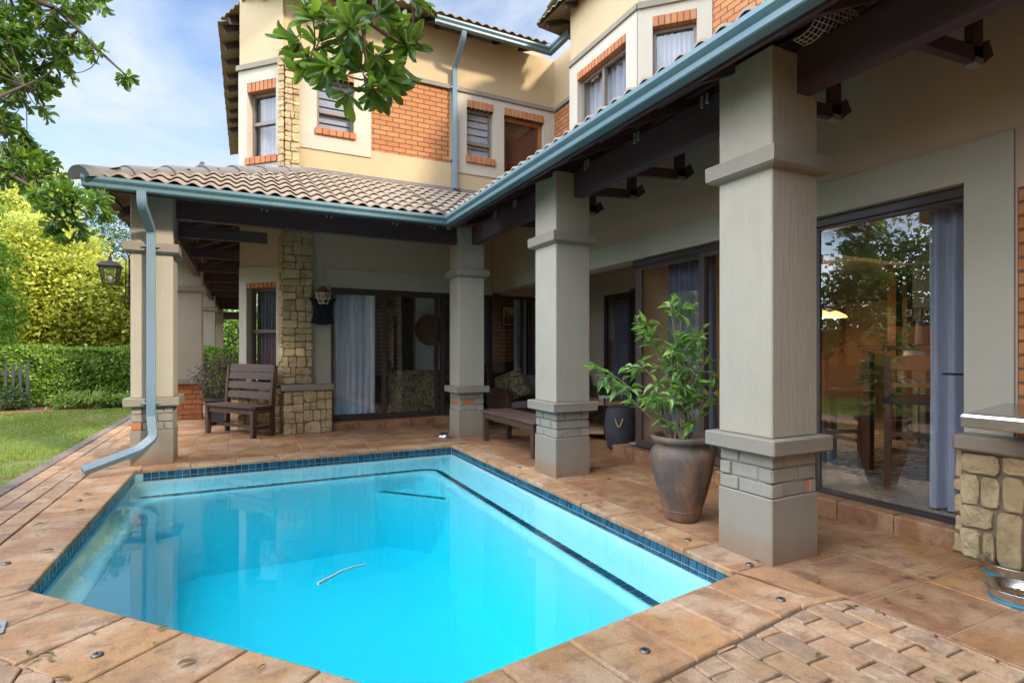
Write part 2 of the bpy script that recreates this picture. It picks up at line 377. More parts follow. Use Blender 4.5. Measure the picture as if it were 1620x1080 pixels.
M['grout'] = plaster('pool_grout', (.42,.46,.45), None, stroke=False, bs=.2)
def water():
    n = NT('pool_water'); h = n.noise(3.0, 3, .5, sc=(1,1,1)); h = n.math('ADD', h, n.math('MULTIPLY', n.noise(11, 2, .5), .12)); bp = n.bump(h, .06, .02)
    fr = n.n('ShaderNodeFresnel', {'IOR': 1.33, 'Normal': bp}).outputs[0]
    g = n.n('ShaderNodeBsdfGlossy', {'Roughness': 0.0, 'Normal': bp}).outputs[0]; t = n.n('ShaderNodeBsdfTransparent').outputs[0]
    n.t.links.new(n.n('ShaderNodeVolumeAbsorption', {'Color': (0,.945,.988,1), 'Density': .95}).outputs[0], n.out.inputs['Volume'])
    ge = n.n('ShaderNodeNewGeometry'); up = n.math('GREATER_THAN', n.n('ShaderNodeSeparateXYZ', {0: ge.outputs['True Normal']}).outputs[2], .9)
    front = n.math('SUBTRACT', 1.0, ge.outputs['Backfacing']); k = n.math('MULTIPLY', n.math('MULTIPLY', up, front), n.math('MULTIPLY', fr, 1.3, True))
    return n.done(n.n('ShaderNodeMixShader', {0: k, 1: t, 2: g}).outputs[0])
M['water'] = water()
# ================================================================== ground, paving, pool
def clip(poly, hp):                      # half-plane a*x+b*y<=c
    a_, b_, c_ = hp; out = []
    for i in range(len(poly)):
        p, q = poly[i], poly[(i+1) % len(poly)]; dp = a_*p[0]+b_*p[1]-c_; dq = a_*q[0]+b_*q[1]-c_
        if dp <= 0: out.append(p)
        if (dp < 0 < dq) or (dq < 0 < dp):
            t = dp/(dp-dq); out.append((p[0]+(q[0]-p[0])*t, p[1]+(q[1]-p[1])*t))
    return out
def area(p): return abs(sum(p[i][0]*p[(i+1)%len(p)][1]-p[(i+1)%len(p)][0]*p[i][1] for i in range(len(p))))/2
def ccw(p):
    return p if sum(p[i][0]*p[(i+1)%len(p)][1]-p[(i+1)%len(p)][0]*p[i][1] for i in range(len(p))) > 0 else list(reversed(p))
def hp_of(poly):                         # half-planes of a convex polygon
    poly = ccw(poly); r = []
    for i in range(len(poly)):
        p, q = poly[i], poly[(i+1)%len(poly)]; nx, ny = q[1]-p[1], p[0]-q[0]; r.append((nx, ny, nx*p[0]+ny*p[1]))
    return r
def inset(poly, d):
    poly = ccw(poly); n = len(poly); out = []
    for i in range(n):
        p0, p1, p2 = Vector(poly[i-1]), Vector(poly[i]), Vector(poly[(i+1)%n])
        e1 = (p1-p0).normalized(); e2 = (p2-p1).normalized(); n1 = Vector((-e1.y, e1.x)); n2 = Vector((-e2.y, e2.x))
        m = n1+n2; k = m.length_squared
        out.append(tuple(p1 + m*(2*d/max(k, .6))))
    return out
def slab(mb, poly, z=0.0, gap=.004, bev=.006, thick=.035, jz=.0015, rnd=0.0):
    if len(poly) < 3 or area(poly) < .0006: return
    cl = []                                             # drop near-duplicate points
    for p in ccw(poly):
        if not cl or (Vector(p)-Vector(cl[-1])).length > .004: cl.append(p)
    if len(cl) > 2 and (Vector(cl[0])-Vector(cl[-1])).length < .004: cl.pop()
    if len(cl) < 3: return
    if rnd > 0:                                         # rounded corners
        q = []
        for i in range(len(cl)):
            p0, p1, p2 = Vector(cl[i-1]), Vector(cl[i]), Vector(cl[(i+1)%len(cl)])
            r1 = min(rnd, (p0-p1).length*.35); r2 = min(rnd, (p2-p1).length*.35)
            a_ = p1+(p0-p1).normalized()*r1; b_ = p1+(p2-p1).normalized()*r2; q += [tuple(a_), tuple(a_*.25+b_*.25+p1*.5), tuple(b_)]
        cl = q
    p0 = inset(cl, gap); p1 = inset(cl, gap+bev*.35); p2 = inset(cl, gap+bev); zz = z+random.uniform(-jz, jz); n = len(cl)
    tx, ty = random.uniform(-jz,jz)*1.5, random.uniform(-jz,jz)*1.5; cx = sum(p[0] for p in cl)/n; cy = sum(p[1] for p in cl)/n
    def h(p, k): return (p[0], p[1], zz-k+(p[0]-cx)*tx+(p[1]-cy)*ty)
    vs = [h(p, thick) for p in p0]+[h(p, bev) for p in p0]+[h(p, bev*.3) for p in p1]+[h(p, 0) for p in p2]
    fs = [(r*n+i, r*n+(i+1)%n, (r+1)*n+(i+1)%n, (r+1)*n+i) for r in range(3) for i in range(n)]
    mb.add(vs, fs, False); mb.add(vs[3*n:], [tuple(range(n))])
def grid(mb, region, x0, y0, dx, dy, stag=0.0, axis='x', **kw):
    """rows of rectangles clipped to a convex region; stag = running-bond offset along axis"""
    H = hp_of(region); xs = [p[0] for p in region]; ys = [p[1] for p in region]
    i0, i1 = math.floor((min(xs)-x0)/dx)-1, math.ceil((max(xs)-x0)/dx)+1; j0, j1 = math.floor((min(ys)-y0)/dy)-1, math.ceil((max(ys)-y0)/dy)+1
    for i in range(i0, i1):
        for j in range(j0, j1):
            ox = stag*dx*(j%2) if axis == 'x' else 0; oy = stag*dy*(i%2) if axis == 'y' else 0
            a_ = x0+i*dx+ox; b_ = y0+j*dy+oy; p = [(a_,b_),(a_+dx,b_),(a_+dx,b_+dy),(a_,b_+dy)]
            for hq in H:
                p = clip(p, hq)
                if len(p) < 3: break
            else: slab(mb, p, **kw)

PX0, PX1, PY1 = -1.07, 2.61, 7.18
PC = [(PX0,PY1),(PX1,PY1),(PX1,2.27),(.60,1.97),(PX0,3.84)]           # pool outline at deck level
# --- lawn sheet to the horizon (with the paved court left out)
g = MB()
B = 400; LX = -2.09
for q in ([(-B,-B),(LX,-B),(LX,B),(-B,B)], [(LX,27),(B,27),(B,B),(LX,B)], [(LX,-B),(B,-B),(B,-9),(LX,-9)], [(11,-9),(B,-9),(B,27),(11,27)]):
    g.quad(*[(x,y,-.035) for x,y in q])
struct(g.build('lawn', M['lawn']))
gj = MB()
for q in ([(2.86,1.80),(4.6,1.80),(4.6,9.6),(2.86,9.6)],[(2.86,-3),(6,-3),(6,1.80),(2.86,1.80)],[(-1.7,7.2),(2.86,7.2),(2.86,9.6),(-1.7,9.6)],[(-1.7,9.6),(.7,9.6),(.7,26),(-1.7,26)],[(4.6,5.5),(6.2,5.5),(6.2,9.5),(4.6,9.5)]):
    gj.quad(*[(x,y,-.0035) for x,y in q])
struct(gj.build('patio_grout', M['patiogrout']))
jb = MB()
for q in ([(LX,-9),(PX0,-9),(PX0,27),(LX,27)], [(PX1,-9),(11,-9),(11,27),(PX1,27)], [(PX0,PY1),(PX1,PY1),(PX1,27),(PX0,27)],
          [(PX0,-9),(.6,-9),(.6,1.97),(PX0,3.84)], [(.6,-9),(PX1,-9),(PX1,2.27),(.6,1.97)]):
    jb.quad(*[(x,y,-.016) for x,y in q])
struct(jb.build('paving_bed', M['joint']))
# --- coping
cp = MB()
def strip(mb, p0, p1, w, cuts, **kw):       # slabs along p0->p1, widened to the right of travel
    p0, p1 = Vector(p0), Vector(p1); d = (p1-p0); L = d.length; d.normalize(); n = Vector((d.y, -d.x))
    for a_, b_ in zip(cuts[:-1], cuts[1:]):
        slab(mb, [tuple(p0+d*a_), tuple(p0+d*b_), tuple(p0+d*b_+n*w), tuple(p0+d*a_+n*w)], **kw)
kw = dict(gap=.004, bev=.013, thick=.04, jz=.002)
for i in range(6): slab(cp, [(-1.47,3.94+i*.545),(-1.05,3.94+i*.545),(-1.05,3.94+(i+1)*.545),(-1.47,3.94+(i+1)*.545)], **kw)
for i in range(9): slab(cp, [(-1.47+i*.465,7.16),(-1.47+(i+1)*.465,7.16),(-1.47+(i+1)*.465,7.40),(-1.47+i*.465,7.40)], **kw)
for i in range(12): slab(cp, [(2.59,2.30+i*.4052),(2.86,2.30+i*.4052),(2.86,2.30+(i+1)*.4052),(2.59,2.30+(i+1)*.4052)], **kw)
slab(cp, [(2.59,2.30),(2.86,2.30),(2.93,1.80),(2.56,1.83)], **kw)
dl = (Vector((.6,1.97))-Vector((PX0,3.84))).normalized(); nl = Vector((-dl.y, dl.x))*-1
A0 = Vector((PX0,3.84)) ; L1 = (Vector((.6,1.97))-A0).length
inn = [A0+dl*t - nl*.02 for t in (.0,.40,.82,1.22,1.62,2.02,L1)]; cr = .44
outn = [A0+dl*t + nl*cr for t in (.0,.40,.82,1.22,1.62,2.02,L1)]
inn[0] = Vector((-1.05,3.84)); outn[0] = Vector((-1.47,3.60))
nr = Vector((.148,-.989)); e0 = Vector((.6,1.97)); dr = Vector((.989,.148))
# corner where both diagonals meet
cx_out = Vector((.47,1.52)); inn[-1] = Vector((.60,1.99)); outn[-1] = cx_out
for i in range(6): slab(cp, [tuple(inn[i]), tuple(outn[i]), tuple(outn[i+1]), tuple(inn[i+1])], **kw)
slab(cp, [(-1.47,3.94),(-1.05,3.94),(-1.05,3.84),(-1.47,3.60)], **kw)
ts = [0, .36, .72, 1.07, 1.40, 1.72, 2.03]; li = [e0+dr*t-nr*.02 for t in ts]; lo = [e0+dr*t+nr*.42 for t in ts]; lo[0] = cx_out
for i in range(6): slab(cp, [tuple(li[i]), tuple(lo[i]), tuple(lo[i+1]), tuple(li[i+1])], **kw)
slab(cp, [tuple(li[-1]), tuple(lo[-1]), (2.86,1.80), (2.59,2.30)], **kw)
struct(cp.build('pool_coping', M['slab']))
# --- patio tiles under the veranda
pt = MB(); kw = dict(gap=.005, bev=.005, thick=.03, jz=.0008)
grid(pt, [(-1.72,7.40),(4.16,7.40),(4.16,9.9),(-1.72,9.9)], -1.47, 7.40, .43, .43, **kw)
grid(pt, [(2.86,1.72),(4.5,1.72),(4.5,7.40),(2.86,7.40)], 2.86, 1.78, .64, .402, **kw)
grid(pt, [(2.86,-2.5),(6,-2.5),(6,1.72),(2.86,1.72)], 2.83, 1.345, .64, .402, **kw)
grid(pt, [(4.16,5.5),(6.2,5.5),(6.2,9.5),(4.16,9.5)], 2.86, 5.4, .64, .402, **kw)
grid(pt, [(-1.72,9.9),(.7,9.9),(.7,26),(-1.72,26)], -1.47, 7.40, .43, .43, **kw)
struct(pt.build('patio_tiles', M['patio']))
# --- clay pavers, running away from the camera
pv = MB(); kw = dict(gap=.005, bev=.007, thick=.05, jz=.0022, rnd=.014)
reg = [tuple(cx_out), tuple(lo[6]), (2.86,1.80), (2.86,-2), (.47,-2)]
grid(pv, [(.47,1.52),(2.63,1.83),(2.86,1.78),(2.86,-2),(.47,-2)], .5, .02, .146, .226, stag=.5, axis='y', **kw)
ob = [tuple(outn[i]) for i in range(7)]
grid(pv, [(.47,1.52),(.47,-2),(-1.47,-2),(-1.47,3.60),(-1.07+nl.x*cr,3.84+nl.y*cr)], .5, .02, .146, .226, stag=.5, axis='y', **kw)
grid(pv, [(-1.95,-2),(-1.47,-2),(-1.47,26),(-1.95,26)], -1.95, 0.1, .16, .225, stag=.5, axis='y', **kw)
grid(pv, [(-1.72,7.4),(-1.47,7.4),(-1.47,7.2),(-1.72,7.2)], -1.95, 0.1, .16, .225, **kw)
struct(pv.build('brick_pavers', M['paver']))
kb = MB()
for i in range(130):
    y = -2+i*.215; slab(kb, [(-2.09,y),(-1.95,y),(-1.95,y+.21),(-2.09,y+.21)], z=.006, bev=.014, thick=.06, jz=.003)
struct(kb.build('edging_kerb', M['kerb']))
sb = MB(); sb.quad((-9,14.9,-.028),(LX,15.3,-.028),(LX,19.5,-.028),(-12,19.5,-.028)); struct(sb.build('flower_bed', M['soil']))

# --- pool shell
WL = -.085                                               # water level
def offpoly(d):
    p = inset(PC, d); return p
def roundc(poly, r, n=6):
    out = []; poly = ccw(poly)
    for i in range(len(poly)):
        p0, p1, p2 = Vector(poly[i-1]), Vector(poly[i]), Vector(poly[(i+1)%len(poly)])
        a_ = p1+(p0-p1).normalized()*r; b_ = p1+(p2-p1).normalized()*r
        for k in range(n+1):
            t = k/n; out.append(tuple(a_*(1-t)**2+p1*2*t*(1-t)+b_*t*t))
    return out
def ringshell(mb, rings):
    n = len(rings[0][0]); vs = [(p[0],p[1],z) for poly, z in rings for p in poly]
    fs = [(r*n+i, r*n+(i+1)%n, (r+1)*n+(i+1)%n, (r+1)*n+i) for r in range(len(rings)-1) for i in range(n)]
    mb.add(vs, fs, True); mb.add(vs[(len(rings)-1)*n:], [tuple(range(n))])
base = ccw(PC)
# ledge: only along the far and right sides
def ledgepoly(far, right, left=.0, near=.0):
    x0, x1, y1 = PX0+left, PX1-right, PY1-far
    a_ = near
    return [(x0,y1),(x0,3.84+a_*.3),(.6,1.97+a_),(x1,2.27+a_*.6),(x1,y1)]
def R8(p, r): return roundc(p, r, 6)
sh = MB()
r0 = R8(ledgepoly(0,0), .012); r1 = R8(ledgepoly(.02,.02,.01,.01), .05); r2 = R8(ledgepoly(.10,.10,.05,.03), .14)
ringshell_list = [(r0,-.035),(r0,-.142),(r1,-.165),(r2,-.215)]
r3 = R8(ledgepoly(.44,.44,.12,.05), .30); r4 = R8(ledgepoly(.48,.48,.18,.06), .30); r5 = R8(ledgepoly(.56,.56,.28,.08), .32)
r6 = R8(ledgepoly(.66,.66,.46,.12), .36)
rings = ringshell_list + [(r3,-.235),(r4,-.25),(r4,-.30),(r5,-.75),(r6,-1.05)]
ringshell(sh, rings)
struct(sh.build('pool_shell', M['shell']))
# outside of the shell, so water volume sits in a bowl
# corner step
cs = MB(); q = [(1.38,6.78),(2.20,6.78),(2.20,5.86)]
pts = [(1.36,6.76)] + [(2.18,6.74)] + [(2.16,5.88)]
arc = [tuple(Vector((1.36,6.76))*(1-t)**2 + Vector((2.35,6.90))*2*t*(1-t) + Vector((2.16,5.84))*t*t) for t in [k/10 for k in range(11)]]
cs.prism(ccw(arc), -1.2, -.42); struct(cs.build('pool_corner_step', M['shell']))
# mosaics
mo = MB(); gr = MB()
def tilerow(p0, p1, z0, z1, size, out, proud=.004):      # upright tiles
    p0, p1 = Vector(p0), Vector(p1); d = p1-p0; L = d.length; d.normalize(); n = Vector(out); k = max(1, round(L/size)); s_ = L/k
    gr.quad((*(p0+n*.002),z0),(*(p1+n*.002),z0),(*(p1+n*.002),z1),(*(p0+n*.002),z1))
    for i in range(k):
        a_ = p0+d*(i*s_+.002); b_ = p0+d*((i+1)*s_-.002)
        vs = []
        for pr, ins in ((.002,0),(proud+.002,.002),(proud+.005,.012)):
            for p, zz in ((a_+d*ins,z0+.0035+ins),(b_-d*ins,z0+.0035+ins),(b_-d*ins,z1-.0035-ins),(a_+d*ins,z1-.0035-ins)):
                vs.append((*(p+n*pr),zz))
        mo.add(vs, [(0,1,5,4),(1,2,6,5),(2,3,7,6),(3,0,4,7),(4,5,9,8),(5,6,10,9),(6,7,11,10),(7,4,8,11),(8,9,10,11)])
def flatrow(p0, p1, w, z, size):
    p0, p1 = Vector(p0), Vector(p1); d = p1-p0; L = d.length; d.normalize(); n = Vector((-d.y,d.x)); k = round(L/size); s_ = L/k
    gr.add([(*(p0-n*w/2),z),(*(p1-n*w/2),z),(*(p1+n*w/2),z),(*(p0+n*w/2),z)], [(0,1,2,3)])
    for i in range(k):
        a_ = p0+d*(i*s_+.004); b_ = p0+d*((i+1)*s_-.004)
        mo.add([(*(a_-n*(w/2-.004)),z+.004),(*(b_-n*(w/2-.004)),z+.004),(*(b_+n*(w/2-.004)),z+.004),(*(a_+n*(w/2-.004)),z+.004)], [(0,1,2,3)])
for za, zb in ((-.104,-.030),(-.140,-.104)):
    tilerow((PX0+.08,PY1-.001),(PX1-.01,PY1-.001),za,zb,.075,(0,-1)); tilerow((PX1-.001,PY1-.01),(PX1-.001,2.29),za,zb,.075,(-1,0))
    tilerow((PX0+.001,3.88),(PX0+.001,PY1-.01),za,zb,.075,(1,0))
    tilerow((PX0+.02,3.82),(.6,1.985),za,zb,.075,(.746,.666)); tilerow((.6,1.975),(2.6,2.275),za,zb,.075,(-.148,.989))
flatrow((-.98,6.79),(2.02,6.79),.068,-.226,.10); flatrow((2.225,6.60),(2.225,2.36),.075,-.226,.10)
prev = None
for k in range(5):                                       # the rounded corner of the strip
    t0, t1 = k/5*PI/2, (k+1)/5*PI/2
    flatrow((2.02+.205*math.sin(t0),6.595+.205*math.cos(t0)),(2.02+.205*math.sin(t1),6.595+.205*math.cos(t1)),.06,-.2255,.07)
flatrow((1.50,6.70),(2.12,6.02),.07,-.417,.09)
struct(gr.build('pool_grout', M['grout'])); struct(mo.build('pool_mosaic', M['mosaic']))
# water as a closed body
wt = MB(); wtop = R8(ledgepoly(.006,.006,.006,.006), .012); n = len(wtop)
wr = [(wtop,WL),(wtop,-.1415),(R8(ledgepoly(.03,.03,.02,.02), .05),-.165),(R8(ledgepoly(.11,.11,.06,.04), .14),-.214)]
wr += [(R8(ledgepoly(.45,.45,.13,.06), .30),-.2345),(R8(ledgepoly(.49,.49,.19,.07), .30),-.25),(R8(ledgepoly(.49,.49,.19,.07), .30),-.30),(R8(ledgepoly(.57,.57,.29,.09), .32),-.745),(R8(ledgepoly(.67,.67,.47,.13), .36),-1.044)]
vs = [(p[0],p[1],z) for poly, z in wr for p in poly]
wt.add(vs, [(r*n+(i+1)%n, r*n+i, (r+1)*n+i, (r+1)*n+(i+1)%n) for r in range(len(wr)-1) for i in range(n)])
wt.add(vs[:n], [tuple(range(n))]); wt.add(vs[(len(wr)-1)*n:], [tuple(reversed(range(n)))])
struct(wt.build('pool_water', M['water']))
# light streak in the pool, modelled as a thin white tube
h = MB(); P_ = [(.41,3.52),(.49,3.60),(.57,3.69),(.66,3.75),(.75,3.79)]
h.tube([(*p,-.125-.008*i) for i,p in enumerate(P_)], [.010,.009,.008,.008,.005], 8)
tag(h.build('light_streak', M['white']), 'thin curved light streak modelled as a white tube just under the water', 'streak')
for i, y in enumerate((3.35, 4.9, 6.3)):
    j = thing('pool_jet', ['round pool return jet in the wall nearest the clay pot','round pool return jet in the wall beside the backless bench','round pool return jet near the far right corner of the pool'][i], 'pool jet', (PX1-.034,y,-.19), group='return jets in the pool wall')
    f = MB(); f.lathe([(.0,.004),(.012,.006),(.016,.010),(.034,.010),(.038,.0)], n=16); f.xf(Matrix.Rotation(-PI/2,4,'Y')); f.build('flange', M['white'], j)
    f = MB(); f.lathe([(.0,.012),(.011,.011)], n=12); f.xf(Matrix.Rotation(-PI/2,4,'Y')); f.build('nozzle', M['ceramic'], j)
# anchors for the pool cover
A_ = [(2.52,1.93),(1.56,1.86),(-.56,2.87),(2.76,2.33),(2.74,2.82),(-1.30,4.35),(-1.28,5.9),(-1.30,3.75),(.35,7.30),(1.6,7.30),(2.75,4.1),(2.76,5.4)]
an = None
for x, y in A_:
    if an is None:
        an = thing('cover_anchor', 'small round steel pool cover anchor set in the pool edge', 'anchor', (x,y,.003), group='steel anchors round the pool')
        a_ = MB(); a_.lathe([(.0,.0045),(.006,.0055),(.012,.0075),(.020,.0065),(.024,.001),(.024,-.006)], n=18); a_.build('ring', M['anchor'], an)
        a_ = MB(); a_.box(-.010,.010,-.0028,.0028,.0075,.009); a_.build('slot', M['black'], an)
    else:
        c = copy_tree(an); c.location = (x,y,.003); c.rotation_euler.z = random.uniform(0,3)
dc = thing('drain_cover', 'square grey drain cover in the paving at left', 'drain cover', (-1.07,3.33,.004), .2)
a_ = MB(); a_.box(-.07,.07,-.07,.07,0,.008,.002); a_.build('plate', M['ceramic'], dc)
a_ = MB(); a_.lathe([(.052,.0085),(.052,.012),(.045,.012),(.045,.0085)], n=20); a_.build('ring', M['galv'], dc)

# ================================================================== columns
TOPZ = 3.15
def make_column(name, label, x0, x1, y0, y1, brickm, paint=True, seed=0, exposed=()):
    rnd = random.Random(seed); cx, cy = (x0+x1)/2, (y0+y1)/2; hx, hy = (x1-x0)/2, (y1-y0)/2
    t = thing(name, label, 'column', (cx,cy,0), group='veranda columns')
    if paint:
        b = MB(); b.box(-hx-.003,hx+.003,-hy-.003,hy+.003,-.03,.40,.006); b.build('plinth', M['plinth'], t); z0 = .40
    else: z0 = 0.0
    rows = 3 if paint else 7; rh = (.672-z0)/rows
    core = MB(); core.box(-hx+.019,hx-.019,-hy+.019,hy-.019,z0-.01,.69); core.build('mortar_core', M['trim'] if paint else M['mortar'], t)
    br = MB(); bo = MB()
    for r in range(rows):
        za, zb = z0+r*rh+.005, z0+(r+1)*rh-.007
        for face in range(4):
            L = 2*(hx if face in (0,2) else hy); cuts = [0, L*.5, L] if (r+face)%2 else [0, L*.27, L*.77, L]
            if (r+face) % 2: cuts = [0, L*.62, L]
            for a_, b_ in zip(cuts[:-1], cuts[1:]):
                j = rnd.uniform(-.004,.004); u0, u1 = a_+.006-L/2, b_-.006-L/2; d0 = .008+j*1.6; q = bo if (r,face,round(a_/L,1)) in exposed else br
                if face == 0: q.box(u0,u1,-hy+d0,-hy+.06,za,zb,.005)
                elif face == 1: q.box(hx-.06,hx-d0,u0,u1,za,zb,.005)
                elif face == 2: q.box(u0,u1,hy-.06,hy-d0,za,zb,.005)
                else: q.box(-hx+d0,-hx+.06,u0,u1,za,zb,.005)
    br.build('brick_courses', brickm, t)
    if bo.v: o = bo.build('bare_brick', M['redbrick'], t); o['label'] = 'orange brick where the paint has come off'
    c = MB(); c.box(-hx-.065,hx+.065,-hy-.065,hy+.065,.672,.768,.008); c.build('lower_cap', M['trim'], t)
    c = MB(); c.box(-hx,hx,-hy,hy,.768,2.412,.007); c.box(-hx,hx,-hy,hy,2.524,TOPZ,.007); c.build('shaft', M['column'], t)
    c = MB()
    prof = [(.0,2.404),(.038,2.416),(.060,2.432),(.062,2.52),(.058,2.526),(.0,2.527)]
    vs = []
    for o_, z_ in prof:
        vs += [(-hx-o_,-hy-o_,z_),(hx+o_,-hy-o_,z_),(hx+o_,hy+o_,z_),(-hx-o_,hy+o_,z_)]
    c.add(vs, [(i*4+k, i*4+(k+1)%4, (i+1)*4+(k+1)%4, (i+1)*4+k) for i in range(len(prof)-1) for k in range(4)])
    c.build('upper_cap', M['trim'], t); return t
make_column('veranda_column', 'big grey plastered column nearest the camera, beside the potted plant', 2.86,3.28,2.25,2.66, M['paintbrick'], seed=1, exposed=((0,0,.8),))
make_column('veranda_column', 'plastered column standing at the front end of the backless bench', 2.87,3.285,4.80,5.24, M['paintbrick'], seed=2)
make_column('veranda_column', 'plastered column at the far corner of the pool, by the upturned bowl', 2.88,3.29,7.62,8.03, M['paintbrick'], seed=3, exposed=((1,3,.3),(1,0,.0)))
make_column('veranda_column', 'plastered corner column carrying the downpipe at the left end of the veranda', -1.14,-.73,7.39,7.88, M['paintbrick'], seed=4, exposed=((0,3,.0),(0,0,.0)))
for i, (y, lb) in enumerate(((11.95,'plastered column on bare orange bricks, second in the row behind the downpipe column'),(17.4,'plastered column behind the dark leaved shrub, third in its row'),(24.0,'farthest plastered column on bare bricks at the end of the left walkway'))):
    make_column('veranda_column', lb, -1.13,-.71,y,y+.42, M['redbrick'], paint=False, seed=9+i)
# ================================================================== the house
house = thing('house', 'two storey ochre and orange brick house with a tiled veranda roof round the pool', 'house')
def walls(name, mat, boxes, label=None, b=0):
    m = MB()
    for q in boxes: m.box(*q, b) if b else m.box(*q)
    o = m.build(name, mat, house)
    if label: o['label'] = label
    return o
BW = 9.40; RX = 4.25
# lower storey
walls('lower_wall', M['lowwall'], [(1.0,4.25,BW,BW+.25,2.662,3.895),(1.0,1.30,BW+.01,BW+.25,-.02,2.662),(.60,1.0,BW+.02,BW+.25,-.02,3.895),
      (RX,RX+.25,1.62,9.40,2.662,3.9),(RX+.004,RX+.25,1.62,1.89,-.02,2.662),(RX,RX+.25,-4,1.62,2.3,3.9),
      (4.50,5.95,BW+.001,BW+.25,2.36,2.8),(5.90,6.10,5.35,8.9,2.36,2.75),(5.90,6.10,8.12,9.4,-.02,2.36),(5.90,6.10,5.35,6.6,-.02,2.36),(4.46,5.90,5.36,5.48,.0,2.75),
      (RX+.25,5.9,5.48,9.4,2.70,2.78)])
walls('grey_band', M['lowband'], [(1.0,4.22,BW-.018,BW,2.352,2.66),(1.0,1.295,BW-.016,BW,.77,2.352),(RX-.018,RX,1.63,BW-.018,2.402,2.66),(RX+.0,RX+.25,1.89,BW,2.402,2.655),
      (RX-.018,RX+.003,1.63,1.888,.77,2.402),(5.885,5.9,7.4,8.48,2.30,2.50),(5.885,5.9,8.12,8.48,-.02,2.30)], 'smooth grey green plaster surround above the doors')
cc = Vector((.56,9.35)); ch = Vector((-.7071,.7071)); cn = Vector((-.7071,-.7071))
def chbox(m, s0, s1, d0, d1, z0, z1):     # on the 45 degree tower face: s along it, d outwards
    vs = []
    for z in (z0,z1):
        for s_, d_ in ((s0,d0),(s1,d0),(s1,d1),(s0,d1)):
            p = cc+ch*s_+cn*d_; vs.append((p.x,p.y,z))
    m.add(vs, [(0,1,2,3),(7,6,5,4),(4,5,1,0),(5,6,2,1),(6,7,3,2),(7,4,0,3)])
def chwall(mat, cells, name, label=None):
    m = MB()
    for q in cells: chbox(m, *q)
    o = m.build(name, mat, house)
    if label: o['label'] = label
S1 = .87
chwall(M['lowwall'], [(0,S1,-.2,0,2.66,4.0)], 'tower_wall')
chwall(M['lowband'], [(0,.12,-.2,.012,.75,2.66),(.72,S1,-.2,.012,.75,2.66),(.12,.72,-.2,.012,2.40,2.66)], 'tower_surround')
chwall(M['ochre'], [(0,S1,-.2,0,5.93,7.2)], 'tower_wall', 'ochre upper wall of the angled tower')
chwall(M['beige'], [(0,.12,-.2,.015,3.8,5.86),(.70,S1+.01,-.2,.015,3.8,5.86),(.12,.70,-.2,.015,5.64,5.86),(.12,.70,-.2,.015,3.8,4.31)], 'tower_surround')
chwall(M['trim'], [(-.0,S1+.03,-.1,.05,5.86,5.94)], 'tower_band')
walls('tower_side_wall', M['ochre'], [(-.05,.15,9.97,26,-.02,7.12)])
walls('lower_side_wall', M['lowwall'], [(-.055,-.05,10.0,26,-.02,3.6)])
# upper storey, back
walls('upper_wall', M['ochre'], [(.60,5.58,BW,BW+.25,6.13,7.1),(.60,3.50,BW,BW+.25,3.9,4.72),(.60,.81,BW+.0,BW+.25,4.72,6.13),(3.367,3.50,BW,BW+.25,4.72,6.13),(3.5,5.58,BW,BW+.25,3.9,4.57),
      (5.58,5.8,7.75,BW+.2,6.13,7.1),(4.95,5.6,6.05,7.80,6.14,7.08)])
walls('upper_wall', M['brick'], [(1.955,3.367,BW-.002,BW+.2,4.72,6.05)], 'orange face brick panel on the upper wall'); walls('upper_wall', M['brick'], [(5.575,5.8,7.8,BW-.02,3.9,6.05)], 'orange brick of the upper inner corner')
def framed(x0,x1,z0,z1,hx0,hx1,hz0,hz1):
    return [(x0,hx0,BW-.02,BW+.2,z0,z1),(hx1,x1,BW-.02,BW+.2,z0,z1),(hx0,hx1,BW-.02,BW+.2,z0,hz0),(hx0,hx1,BW-.02,BW+.2,hz1,z1)]
walls('upper_surround', M['beige'], framed(.80,1.955,4.59,6.05,1.076,1.671,4.94,5.80))
walls('upper_surround', M['beige'], framed(3.502,4.40,4.57,6.05,3.70,4.24,4.90,5.80)+framed(4.40,5.575,4.0,6.05,4.46,5.34,4.2,5.80))
walls('upper_band', M['trim'], [(.80,5.53,BW-.055,BW-.021,6.05,6.13),(5.53,5.575,7.8,BW-.055,6.05,6.13),(4.90,4.95,6.03,7.80,6.055,6.14)], b=.006)
# bay of the right wing
def bayface(m, z0, z1, off=0.0, s0=0.0, s1=.976, d=.2):
    p = Vector((4.95,6.05)); dv = Vector((.7071,-.7071)); nv = Vector((-.7071,-.7071))
    vs = []
    for z in (z0,z1):
        for s_, d_ in ((s0,off),(s1,off),(s1,-d),(s0,-d)):
            q = p+dv*s_+nv*d_; vs.append((q.x,q.y,z))
    m.add(vs, [(3,2,1,0),(4,5,6,7),(0,1,5,4),(1,2,6,5),(2,3,7,6),(3,0,4,7)])
def bay(name, mat, cells, label=None):
    m = MB()
    for c in cells: bayface(m, *c)
    o = m.build(name, mat, house)
    if label: o['label'] = label
bay('bay_wall', M['ochre'], [(6.14,7.08)])
bay('bay_surround', M['beige'], [(4.2,6.055,.015,0,.20),(4.2,6.055,.015,.78,.976),(5.92,6.055,.015,.20,.78)])
bay('bay_band', M['trim'], [(6.055,6.14,.05)])
walls('bay_surround', M['beige'], [(4.93,5.2,7.559,7.80,4.2,6.05),(4.93,5.2,6.05,6.29,4.2,6.05),(4.93,5.2,6.29,7.559,5.86,6.05)])
walls('wing_wall', M['brick'], [(5.64,5.9,-10,5.36,3.9,6.05)], 'orange brick upper wall of the right wing'); walls('wing_wall', M['ochre'], [(5.64,5.9,-10,5.36,6.14,7.08)])
walls('wing_band', M['trim'], [(5.60,5.64,-4,5.36,6.05,6.14)])
